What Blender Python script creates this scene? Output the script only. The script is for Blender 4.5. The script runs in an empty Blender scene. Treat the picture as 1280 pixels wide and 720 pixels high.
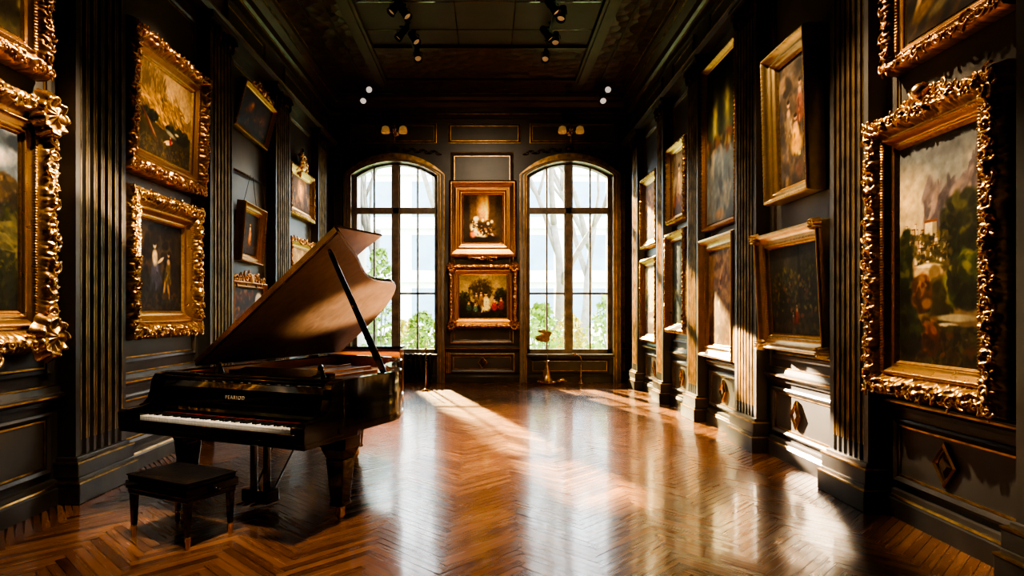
import bpy, math, random
import numpy as np
from mathutils import Vector, Matrix
C = bpy.context.scene.collection
R = math.radians
PI = math.pi
random.seed(7)

# ------------------------------------------------------------------ helpers
def tag(o, label=None, cat=None, group=None, kind=None):
    if label: o['label'] = label
    if cat: o['category'] = cat
    if group: o['group'] = group
    if kind: o['kind'] = kind
    return o

def empty(name, loc=(0, 0, 0), rz=0.0, mat=None):
    o = bpy.data.objects.new(name, None)
    o.empty_display_size = .1
    C.objects.link(o)
    if mat is not None:
        o.matrix_world = mat
    else:
        o.location = loc
        o.rotation_euler = (0, 0, rz)
    return o

def link(name, me, mat, parent=None, smooth=False, bevel=0.0):
    o = bpy.data.objects.new(name, me)
    C.objects.link(o)
    if mat is not None and not me.materials:
        me.materials.append(mat)
    if parent is not None:
        o.parent = parent
    if smooth:
        me.polygons.foreach_set('use_smooth', [True] * len(me.polygons))
        me.update()
    if bevel:
        m = o.modifiers.new('edge', 'BEVEL')
        m.width = bevel
        m.segments = 2
        m.limit_method = 'ANGLE'
        m.angle_limit = R(40)
    return o

def copy_tree(o, parent=None):
    c = o.copy()
    C.objects.link(c)
    if parent is not None:
        c.parent = parent
    for ch in list(o.children):
        copy_tree(ch, c)
    return c

class MB:
    """collects shapes into one mesh"""
    def __init__(s):
        s.v = []; s.f = []
    def add(s, vs, fs):
        n = len(s.v)
        s.v += [tuple(p) for p in vs]
        s.f += [tuple(i + n for i in f) for f in fs]
        return s
    def box(s, x0, x1, y0, y1, z0, z1, M=None):
        vs = [(x0,y0,z0),(x1,y0,z0),(x1,y1,z0),(x0,y1,z0),(x0,y0,z1),(x1,y0,z1),(x1,y1,z1),(x0,y1,z1)]
        if M is not None: vs = [M @ Vector(p) for p in vs]
        return s.add(vs, [(3,2,1,0),(4,5,6,7),(0,1,5,4),(1,2,6,5),(2,3,7,6),(3,0,4,7)])
    def taper(s, cx, cy, z0, z1, a0, a1, b0=None, b1=None, M=None):
        b0 = a0 if b0 is None else b0; b1 = a1 if b1 is None else b1
        vs = [(cx-a0,cy-b0,z0),(cx+a0,cy-b0,z0),(cx+a0,cy+b0,z0),(cx-a0,cy+b0,z0),
              (cx-a1,cy-b1,z1),(cx+a1,cy-b1,z1),(cx+a1,cy+b1,z1),(cx-a1,cy+b1,z1)]
        if M is not None: vs = [M @ Vector(p) for p in vs]
        return s.add(vs, [(3,2,1,0),(4,5,6,7),(0,1,5,4),(1,2,6,5),(2,3,7,6),(3,0,4,7)])
    def lathe(s, prof, n=20, M=None, cap=True):
        vs = []; fs = []
        for r, z in prof:
            for i in range(n):
                a = 2*PI*i/n
                vs.append((r*math.cos(a), r*math.sin(a), z))
        for j in range(len(prof)-1):
            for i in range(n):
                k = (i+1) % n
                fs.append((j*n+i, j*n+k, (j+1)*n+k, (j+1)*n+i))
        if cap:
            fs.append(tuple(reversed(range(n))))
            fs.append(tuple((len(prof)-1)*n+i for i in range(n)))
        if M is not None: vs = [M @ Vector(p) for p in vs]
        return s.add(vs, fs)
    def tube(s, pts, r, n=8, closed=False):
        pts = [Vector(p) for p in pts]
        rs = r if isinstance(r, (list, tuple)) else [r]*len(pts)
        vs = []; fs = []
        ref = Vector((0.13, 0.31, 0.94)).normalized()
        for i, p in enumerate(pts):
            if closed:
                d = pts[(i+1) % len(pts)] - pts[i-1]
            else:
                d = pts[min(i+1, len(pts)-1)] - pts[max(i-1, 0)]
            d = d.normalized()
            rr = ref if abs(d.dot(ref)) < .95 else Vector((1, 0, 0))
            a = d.cross(rr).normalized(); b = d.cross(a)
            for k in range(n):
                t = 2*PI*k/n
                vs.append(p + (a*math.cos(t) + b*math.sin(t))*rs[i])
        m = len(pts)
        for j in range(m if closed else m-1):
            j2 = (j+1) % m
            for k in range(n):
                k2 = (k+1) % n
                fs.append((j*n+k, j*n+k2, j2*n+k2, j2*n+k))
        if not closed:
            fs.append(tuple(reversed(range(n))))
            fs.append(tuple((m-1)*n+k for k in range(n)))
        return s.add(vs, fs)
    def prism(s, poly, a0, a1, f):
        """poly: list of 2D points; f(p, q, a) -> 3D"""
        n = len(poly)
        vs = [f(p, q, a0) for p, q in poly] + [f(p, q, a1) for p, q in poly]
        fs = [tuple(reversed(range(n))), tuple(range(n, 2*n))]
        fs += [(i, (i+1) % n, n+(i+1) % n, n+i) for i in range(n)]
        return s.add(vs, fs)
    def blob(s, c, rx, ry, rz, n=10, m=7, M=None):
        prof = [(max(1e-4, math.sin(PI*j/m)), -math.cos(PI*j/m)) for j in range(m+1)]
        MM = Matrix.Translation(Vector(c)) @ (M if M is not None else Matrix.Identity(4)) @ Matrix.Diagonal((rx, ry, rz, 1))
        return s.lathe(prof, n, MM)
    def build(s, name, mat, parent=None, smooth=False, bevel=0.0):
        me = bpy.data.meshes.new(name)
        me.from_pydata(s.v, [], s.f)
        me.update()
        return link(name, me, mat, parent, smooth, bevel)

def fix_normals(o):
    import bmesh
    bm = bmesh.new(); bm.from_mesh(o.data)
    bmesh.ops.recalc_face_normals(bm, faces=bm.faces)
    bm.to_mesh(o.data); bm.free()
    return o

def grid_mesh(name, P, col=None, attr='Col', smooth=True, wrap_u=False):
    """P: (n, m, 3) array of points"""
    n, m, _ = P.shape
    idx = np.arange(n*m).reshape(n, m)
    if wrap_u:
        a = idx; b = np.roll(idx, -1, axis=0)
        q = np.stack([a[:, :-1], b[:, :-1], b[:, 1:], a[:, 1:]], -1).reshape(-1, 4)
    else:
        q = np.stack([idx[:-1, :-1], idx[1:, :-1], idx[1:, 1:], idx[:-1, 1:]], -1).reshape(-1, 4)
    me = bpy.data.meshes.new(name)
    me.vertices.add(n*m)
    me.vertices.foreach_set('co', P.reshape(-1).astype(np.float32))
    me.loops.add(q.size)
    me.loops.foreach_set('vertex_index', q.reshape(-1).astype(np.int32))
    me.polygons.add(len(q))
    me.polygons.foreach_set('loop_start', (np.arange(len(q))*4).astype(np.int32))
    me.polygons.foreach_set('loop_total', np.full(len(q), 4, np.int32))
    me.polygons.foreach_set('use_smooth', np.full(len(q), smooth))
    me.update(calc_edges=True)
    me.validate()
    if col is not None:
        ca = me.color_attributes.new(attr, 'FLOAT_COLOR', 'POINT')
        c4 = np.ones((n*m, 4), np.float32)
        c4[:, :3] = col.reshape(-1, col.shape[-1]) if col.ndim == 3 else col.reshape(-1, 1)
        ca.data.foreach_set('color', c4.reshape(-1))
    return me

# ------------------------------------------------------------------ materials
def new_mat(name):
    m = bpy.data.materials.new(name)
    m.use_nodes = True
    nt = m.node_tree
    for n in list(nt.nodes): nt.nodes.remove(n)
    out = nt.nodes.new('ShaderNodeOutputMaterial')
    b = nt.nodes.new('ShaderNodeBsdfPrincipled')
    nt.links.new(b.outputs[0], out.inputs[0])
    return m, nt, b

def nd(nt, t, **kw):
    n = nt.nodes.new(t)
    for k, v in kw.items():
        if k.startswith('i_'): n.inputs[k[2:].replace('_', ' ')].default_value = v
        else: setattr(n, k, v)
    return n

def ramp(nt, fac, stops):
    r = nt.nodes.new('ShaderNodeValToRGB')
    e = r.color_ramp.elements
    while len(e) < len(stops): e.new(.5)
    for k, (p, c) in enumerate(stops):
        e[k].position = p; e[k].color = (*c, 1)
    nt.links.new(fac, r.inputs[0])
    return r

def simple(name, col, rough=.5, metal=0.0, nscale=0.0, namp=.25, bump=0.0, coat=0.0, spec=.5, emit=None, es=0.0, stretch=None):
    m, nt, b = new_mat(name)
    b.inputs['Base Color'].default_value = (*col, 1)
    b.inputs['Roughness'].default_value = rough
    b.inputs['Metallic'].default_value = metal
    b.inputs['Coat Weight'].default_value = coat
    b.inputs['Coat Roughness'].default_value = .05
    b.inputs['Specular IOR Level'].default_value = spec
    if emit:
        b.inputs['Emission Color'].default_value = (*emit, 1)
        b.inputs['Emission Strength'].default_value = es
    if nscale:
        tc = nd(nt, 'ShaderNodeTexCoord')
        src = tc.outputs['Object']
        if stretch:
            mp = nd(nt, 'ShaderNodeMapping')
            mp.inputs['Scale'].default_value = stretch
            nt.links.new(src, mp.inputs[0]); src = mp.outputs[0]
        no = nd(nt, 'ShaderNodeTexNoise', i_Scale=nscale, i_Detail=5.0)
        nt.links.new(src, no.inputs['Vector'])
        lo = tuple(c*(1-namp) for c in col); hi = tuple(min(1, c*(1+namp)) for c in col)
        r = ramp(nt, no.outputs[0], [(.3, lo), (.7, hi)])
        nt.links.new(r.outputs[0], b.inputs['Base Color'])
        if bump:
            bp = nd(nt, 'ShaderNodeBump', i_Strength=bump, i_Distance=.01)
            nt.links.new(no.outputs[0], bp.inputs['Height'])
            nt.links.new(bp.outputs[0], b.inputs['Normal'])
    return m

def gold_mat(name, hi, lo, rough=.3, bump=.0):
    """gilding whose recesses (attribute Col) stay dark"""
    m, nt, b = new_mat(name)
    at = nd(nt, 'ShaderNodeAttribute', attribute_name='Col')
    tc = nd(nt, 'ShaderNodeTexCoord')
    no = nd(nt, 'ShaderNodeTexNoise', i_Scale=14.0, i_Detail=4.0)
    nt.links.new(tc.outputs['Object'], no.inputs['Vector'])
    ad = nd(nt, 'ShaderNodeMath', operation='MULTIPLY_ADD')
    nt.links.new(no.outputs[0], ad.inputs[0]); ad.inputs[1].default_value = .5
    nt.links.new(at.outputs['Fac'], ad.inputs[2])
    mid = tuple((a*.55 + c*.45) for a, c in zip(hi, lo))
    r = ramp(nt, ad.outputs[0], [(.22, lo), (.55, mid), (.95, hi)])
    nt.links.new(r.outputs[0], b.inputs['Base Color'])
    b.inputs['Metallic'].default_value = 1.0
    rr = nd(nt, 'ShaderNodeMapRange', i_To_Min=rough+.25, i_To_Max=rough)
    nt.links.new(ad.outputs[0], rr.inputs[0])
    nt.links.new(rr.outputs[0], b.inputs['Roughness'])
    n2 = nd(nt, 'ShaderNodeTexNoise', i_Scale=70.0, i_Detail=3.0)
    nt.links.new(tc.outputs['Object'], n2.inputs['Vector'])
    bp = nd(nt, 'ShaderNodeBump', i_Strength=.25+bump, i_Distance=.006)
    nt.links.new(n2.outputs[0], bp.inputs['Height'])
    nt.links.new(bp.outputs[0], b.inputs['Normal'])
    return m

M = {}
M['wall'] = simple('wall_paint', (.066, .062, .059), .36, nscale=2.2, namp=.28, bump=.12)
M['panel'] = simple('panel_paint', (.066, .062, .059), .33, nscale=3.0, namp=.25, bump=.1)
M['trimdark'] = simple('trim_paint', (.066, .060, .055), .32, nscale=4.0, namp=.3, bump=.1)
M['walnut'] = simple('walnut_trim', (.050, .027, .015), .34, nscale=5.0, namp=.45, bump=.1, stretch=(1, 1, 6))
M['goldline'] = simple('gold_line', (.52, .32, .12), .34, 1.0, nscale=9.0, namp=.55)
M['goldflute'] = simple('gold_flute', (.50, .32, .13), .42, 1.0, nscale=7.0, namp=.6, stretch=(1, 1, .25))
M['gold'] = gold_mat('gilding', (.80, .46, .15), (.035, .012, .003), .26)
M['gold_dark'] = gold_mat('aged_gilding', (.62, .31, .10), (.035, .012, .004), .30)
M['gold_red'] = gold_mat('red_gilding', (.50, .25, .10), (.03, .010, .004), .30)
M['gold_pale'] = gold_mat('pale_gilding', (.86, .60, .30), (.09, .04, .012), .28)
M['slip'] = simple('gilt_slip', (.72, .44, .15), .30, 1.0, nscale=30.0, namp=.3)
M['brass'] = simple('brass', (.80, .52, .18), .22, 1.0, nscale=12.0, namp=.25)
M['backing'] = simple('stretcher_wood', (.06, .035, .02), .7, nscale=8.0)
M['black'] = simple('black_lacquer', (.0035, .003, .003), .09, nscale=3.0, namp=.3, coat=1.0)
M['lacquer_brown'] = simple('dark_lacquer', (.018, .007, .004), .12, nscale=4.0, namp=.4, coat=1.0)
M['blackmetal'] = simple('black_metal', (.012, .012, .012), .4, .6, nscale=20.0)
M['leather'] = simple('black_leather', (.009, .008, .008), .34, nscale=60.0, namp=.4, bump=.35)
M['ivory'] = simple('ivory', (.82, .79, .72), .25, nscale=40.0, namp=.05, coat=.4)
M['ebony'] = simple('ebony', (.006, .006, .006), .3, nscale=40.0)
M['felt'] = simple('red_felt', (.18, .02, .015), .9, nscale=60.0)
M['plate'] = simple('bronze_plate', (.55, .30, .11), .35, .9, nscale=10.0, namp=.3)
M['steel'] = simple('steel', (.6, .58, .55), .3, 1.0, nscale=30.0)
M['ceilgrey'] = simple('ceiling_panel', (.05, .047, .045), .6, nscale=2.0, namp=.2)
M['ceilbeam'] = simple('ceiling_beam', (.06, .05, .045), .5, nscale=3.0, namp=.25)
M['sash'] = simple('sash_paint', (.20, .165, .135), .4, nscale=6.0, namp=.4, bump=.1)
M['casing'] = simple('casing_paint', (.20, .18, .165), .34, nscale=5.0, namp=.3, bump=.1)
M['letter'] = simple('gilt_letter', (.50, .41, .28), .4, nscale=40.0, namp=.05)
M['iron'] = simple('cast_iron', (.03, .028, .026), .45, .5, nscale=12.0, namp=.4, bump=.2)
M['leafbrz'] = simple('bronze_leaf', (.34, .22, .09), .4, .8, nscale=18.0, namp=.5)
M['bulb'] = simple('lamp_lens', (.9, .8, .6), .3, emit=(1, .8, .5), es=.05, nscale=5.0, namp=.05)
M['bulbwhite'] = simple('lamp_lens_white', (.9, .9, .9), .3, emit=(1, .95, .85), es=.30, nscale=5.0, namp=.05)
M['amber'] = simple('amber_shade', (.7, .42, .14), .3, emit=(1, .6, .22), es=.10, nscale=9.0, namp=.35)

def wood(name, c1, c2, rough, scale=(14, 1.2, 14), coat=.6):
    m, nt, b = new_mat(name)
    tc = nd(nt, 'ShaderNodeTexCoord')
    mp = nd(nt, 'ShaderNodeMapping'); mp.inputs['Scale'].default_value = scale
    nt.links.new(tc.outputs['Object'], mp.inputs[0])
    no = nd(nt, 'ShaderNodeTexNoise', i_Scale=1.6, i_Detail=6.0, i_Distortion=.8)
    nt.links.new(mp.outputs[0], no.inputs['Vector'])
    r = ramp(nt, no.outputs[0], [(.3, c1), (.7, c2)])
    nt.links.new(r.outputs[0], b.inputs['Base Color'])
    b.inputs['Roughness'].default_value = rough
    b.inputs['Coat Weight'].default_value = coat
    b.inputs['Coat Roughness'].default_value = .08
    return m
M['mahogany'] = wood('mahogany', (.26, .075, .022), (.48, .17, .05), .25)
M['lidwood'] = wood('lid_veneer', (.085, .048, .027), (.15, .088, .050), .38, (1.5, 9, 9), 0.0)
M['spruce'] = wood('spruce', (.42, .20, .08), (.58, .30, .12), .35)
M['chest'] = wood('chest_wood', (.30, .10, .025), (.50, .18, .05), .3, (1.5, 9, 9))

def floor_mat():
    m, nt, b = new_mat('herringbone_oak')
    at = nd(nt, 'ShaderNodeAttribute', attribute_name='Col')       # r tone, g rnd
    uv = nd(nt, 'ShaderNodeUVMap')
    mp = nd(nt, 'ShaderNodeMapping'); mp.inputs['Scale'].default_value = (2.2, 26, 1)
    nt.links.new(uv.outputs[0], mp.inputs[0])
    no = nd(nt, 'ShaderNodeTexNoise', i_Scale=1.3, i_Detail=7.0, i_Distortion=.7)
    nt.links.new(mp.outputs[0], no.inputs['Vector'])
    sp = nd(nt, 'ShaderNodeSeparateColor')
    nt.links.new(at.outputs['Color'], sp.inputs[0])
    mx = nd(nt, 'ShaderNodeMath', operation='MULTIPLY_ADD')
    nt.links.new(no.outputs[0], mx.inputs[0]); mx.inputs[1].default_value = .75
    ad = nd(nt, 'ShaderNodeMath', operation='MULTIPLY_ADD')
    nt.links.new(sp.outputs[0], ad.inputs[0]); ad.inputs[1].default_value = .62; ad.inputs[2].default_value = -.20
    nt.links.new(ad.outputs[0], mx.inputs[2])
    r = ramp(nt, mx.outputs[0], [(.12, (.070, .028, .012)), (.45, (.175, .075, .032)), (.85, (.32, .150, .068))])
    nt.links.new(r.outputs[0], b.inputs['Base Color'])
    rr = nd(nt, 'ShaderNodeMapRange', i_To_Min=.17, i_To_Max=.33)
    nt.links.new(no.outputs[0], rr.inputs[0])
    nt.links.new(rr.outputs[0], b.inputs['Roughness'])
    b.inputs['Coat Weight'].default_value = .45
    b.inputs['Coat IOR'].default_value = 1.5
    b.inputs['Coat Roughness'].default_value = .10
    bp = nd(nt, 'ShaderNodeBump', i_Strength=.10, i_Distance=.004)
    nt.links.new(no.outputs[0], bp.inputs['Height'])
    nt.links.new(bp.outputs[0], b.inputs['Normal'])
    return m
M['floor'] = floor_mat()

def canvas_mat():
    m, nt, b = new_mat('oil_on_canvas')
    at = nd(nt, 'ShaderNodeAttribute', attribute_name='Col')
    nt.links.new(at.outputs['Color'], b.inputs['Base Color'])
    b.inputs['Roughness'].default_value = .55
    b.inputs['Specular IOR Level'].default_value = .22
    tc = nd(nt, 'ShaderNodeTexCoord')
    no = nd(nt, 'ShaderNodeTexNoise', i_Scale=45.0, i_Detail=4.0)
    nt.links.new(tc.outputs['Object'], no.inputs['Vector'])
    bp = nd(nt, 'ShaderNodeBump', i_Strength=.22, i_Distance=.004)
    nt.links.new(no.outputs[0], bp.inputs['Height'])
    nt.links.new(bp.outputs[0], b.inputs['Normal'])
    return m
M['canvas'] = canvas_mat()

def glass_mat():
    m, nt, b = new_mat('window_glass')
    nt.nodes.remove(b)
    out = [n for n in nt.nodes if n.type == 'OUTPUT_MATERIAL'][0]
    tr = nd(nt, 'ShaderNodeBsdfTransparent'); tr.inputs[0].default_value = (.95, .97, .97, 1)
    gl = nd(nt, 'ShaderNodeBsdfGlossy', i_Roughness=.03)
    fr = nd(nt, 'ShaderNodeFresnel', i_IOR=1.45)
    mx = nd(nt, 'ShaderNodeMixShader')
    nt.links.new(fr.outputs[0], mx.inputs[0])
    nt.links.new(tr.outputs[0], mx.inputs[1]); nt.links.new(gl.outputs[0], mx.inputs[2])
    nt.links.new(mx.outputs[0], out.inputs[0])
    return m
M['glass'] = glass_mat()

def carved_mat():
    m, nt, b = new_mat('carved_ceiling')
    tc = nd(nt, 'ShaderNodeTexCoord')
    v = nd(nt, 'ShaderNodeTexVoronoi', i_Scale=5.0)
    nt.links.new(tc.outputs['Object'], v.inputs['Vector'])
    br = nd(nt, 'ShaderNodeTexBrick', i_Scale=2.2)
    br.inputs['Color1'].default_value = (.07, .022, .015, 1); br.inputs['Color2'].default_value = (.045, .017, .013, 1)
    br.inputs['Mortar'].default_value = (.016, .008, .006, 1)
    nt.links.new(tc.outputs['Object'], br.inputs['Vector'])
    nt.links.new(br.outputs[0], b.inputs['Base Color'])
    b.inputs['Roughness'].default_value = .45
    bp = nd(nt, 'ShaderNodeBump', i_Strength=.9, i_Distance=.05)
    nt.links.new(v.outputs['Distance'], bp.inputs['Height'])
    nt.links.new(bp.outputs[0], b.inputs['Normal'])
    return m
M['carved'] = carved_mat()

# ------------------------------------------------------------------ room
XL, XR, YB, YF, ZC = -3.5, 3.12, 14.1, -2.6, 6.3
T = .5

def floor_mesh():
    W, n = .062, 11
    L = W*n
    rng = np.random.default_rng(3)
    V = []; F = []; UV = []; COL = []
    g = .0016
    ca = sa = math.sqrt(.5)
    # (1,1) direction -> +Y :   rotate by 45 deg
    def put(x, y, sx, sy, hor):
        cx, cy = x+sx/2, y+sy/2
        wx, wy = ca*cx - sa*cy, sa*cx + ca*cy
        if not (XL-.6 < wx + X0 < XR+.6 and YF-.6 < wy + Y0 < YB+.6): return
        pts = [(x+g, y+g), (x+sx-g, y+g), (x+sx-g, y+sy-g), (x+g, y+sy-g)]
        b0 = len(V)
        t1, t2 = rng.normal(0, .0022, 2)
        for px, py in pts:
            X, Y = ca*px - sa*py + X0, sa*px + ca*py + Y0
            X = min(max(X, XL-.02), XR+.02); Y = min(max(Y, YF), YB+.04)
            V.append((X, Y, (px-cx)*t1 + (py-cy)*t2))
        F.append((b0, b0+1, b0+2, b0+3))
        o = rng.random()*50; o2 = rng.random()*50
        for px, py in pts:
            a, b_ = (px-x, py-y) if hor else (py-y, px-x)
            UV.append((a+o, b_+o2))
        tone = float(np.clip(rng.normal(.55, .24), 0, 1))
        COL.extend([(tone, rng.random(), 0, 1)]*4)
    X0, Y0 = -.25, 5.75
    N = 190
    for j in range(-14, 15):
        for k in range(-N, N):
            put(k*W + j*L, k*W - j*L, L, W, True)
            put(L + k*W + j*L, W - L + k*W - j*L, W, L, False)
    me = bpy.data.meshes.new('floor')
    me.from_pydata(V, [], F)
    uvl = me.uv_layers.new(name='UVMap')
    uvl.data.foreach_set('uv', np.array(UV, np.float32).reshape(-1))
    ca_ = me.color_attributes.new('Col', 'FLOAT_COLOR', 'CORNER')
    ca_.data.foreach_set('color', np.array(COL, np.float32).reshape(-1))
    me.update()
    return me
tag(link('floor', floor_mesh(), M['floor']), kind='structure')
sub = MB().box(XL-T, XR+T, YF-T, YB+T, -.2, -.006).build('trim_1', M['walnut'])
tag(sub, kind='structure')

for nm, x0, x1 in (('wall_left', XL-T, XL), ('wall_right', XR, XR+T)):
    tag(MB().box(x0, x1, YF-T, YB+T, -.1, ZC+.3).build(nm, M['wall']), kind='structure')
tag(MB().box(XL, XR, YF-T, YF, -.1, ZC+.3).build('wall_front', M['wall']), kind='structure')
tag(MB().box(XL-T, XR+T, YF-T, YB+T, ZC, ZC+.3).build('ceiling', M['ceilgrey']), kind='structure')

WIN = [(-2.06, .95), (1.80, .95)]          # centre x, half width of the openings
ZS, ZSP, RISE = .62, 4.56, .30            # sill, spring, rise of the arch
def arch(cx, hw, zsp, rise, n=18):
    Rr = (hw*hw + rise*rise)/(2*rise)
    out = []
    a = math.asin(hw/Rr)
    for i in range(n+1):
        t = -a + 2*a*i/n
        out.append((cx + Rr*math.sin(t), zsp + rise - Rr + Rr*math.cos(t)))
    return out
def arch_path(cx, hw, z0, zsp, rise, n=18):
    return [(cx-hw, z0)] + arch(cx, hw, zsp, rise, n) + [(cx+hw, z0)]

wb = MB()
xs = [XL, WIN[0][0]-WIN[0][1], WIN[0][0]+WIN[0][1], WIN[1][0]-WIN[1][1], WIN[1][0]+WIN[1][1], XR]
f_xz = lambda p, q, a: (p, a, q)
for a, b in ((0, 1), (2, 3), (4, 5)):
    wb.box(xs[a], xs[b], YB, YB+T, -.1, ZC+.2)
for cx, hw in WIN:
    wb.box(cx-hw, cx+hw, YB, YB+T, -.1, ZS)
    top = arch(cx, hw, ZSP, RISE)
    for (xa, za), (xb, zb) in zip(top[:-1], top[1:]):
        wb.prism([(xa, za), (xb, zb), (xb, ZC+.2), (xa, ZC+.2)], YB, YB+T, f_xz)
tag(fix_normals(wb.build('wall_back', M['wall'])), kind='structure')

# wall frames of reference: local x right, y up, z out of the wall
def wall_mat(side, along, z, out=0.0, lean=0.0, roll=0.0, yaw=0.0):
    if side == 'L':
        ax, ay, az, o = (0, 1, 0), (0, 0, 1), (1, 0, 0), (XL, along, z)
    elif side == 'R':
        ax, ay, az, o = (0, -1, 0), (0, 0, 1), (-1, 0, 0), (XR, along, z)
    else:
        ax, ay, az, o = (1, 0, 0), (0, 0, 1), (0, -1, 0), (along, YB, z)
    m = Matrix(((ax[0], ay[0], az[0], o[0]), (ax[1], ay[1], az[1], o[1]), (ax[2], ay[2], az[2], o[2]), (0, 0, 0, 1)))
    return m @ Matrix.Translation((0, 0, out)) @ Matrix.Rotation(yaw, 4, 'Y') @ Matrix.Rotation(lean, 4, 'X') @ Matrix.Rotation(roll, 4, 'Z')

def sweep_rect(mb, M4, x0, x1, y0, y1, prof):
    """mitred moulding round a rectangle; prof = [(inset, height)...]"""
    n = len(prof)
    vs = []
    for ins, h in prof:
        for px, py in ((x0+ins, y0+ins), (x1-ins, y0+ins), (x1-ins, y1-ins), (x0+ins, y1-ins)):
            vs.append(M4 @ Vector((px, py, h)))
    fs = []
    for j in range(n-1):
        for k in range(4):
            k2 = (k+1) % 4
            fs.append((j*4+k, j*4+k2, (j+1)*4+k2, (j+1)*4+k))
    mb.add(vs, fs)

def run(mb, M4, x0, x1, prof):
    """straight moulding along local x; prof = [(y, z)...] closed polygon"""
    n = len(prof)
    vs = [M4 @ Vector((x0, y, z)) for y, z in prof] + [M4 @ Vector((x1, y, z)) for y, z in prof]
    fs = [tuple(reversed(range(n))), tuple(range(n, 2*n))] + [(i, (i+1) % n, n+(i+1) % n, n+i) for i in range(n)]
    mb.add(vs, fs)

tn = [1]
def trim(mb, mat, smooth=False):
    tn[0] += 1
    o = mb.build('trim_%d' % tn[0], mat, smooth=smooth)
    return tag(fix_normals(o), kind='structure')

LP = [(2.15, 2.85), (5.20, 5.92), (7.72, 8.43), (10.10, 10.85), (12.64, 13.27)]      # pilasters, wall L
RP = [(2.95, 3.60), (5.00, 5.56), (7.09, 7.70), (9.07, 9.55), (10.88, 11.30), (12.75, 13.2)]
PANEL = [(0, 0), (.0, .022), (.018, .030), (.045, .018), (.05, 0)]
GLINE = [(.052, .001), (.052, .009), (.066, .009), (.066, .001)]

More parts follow.
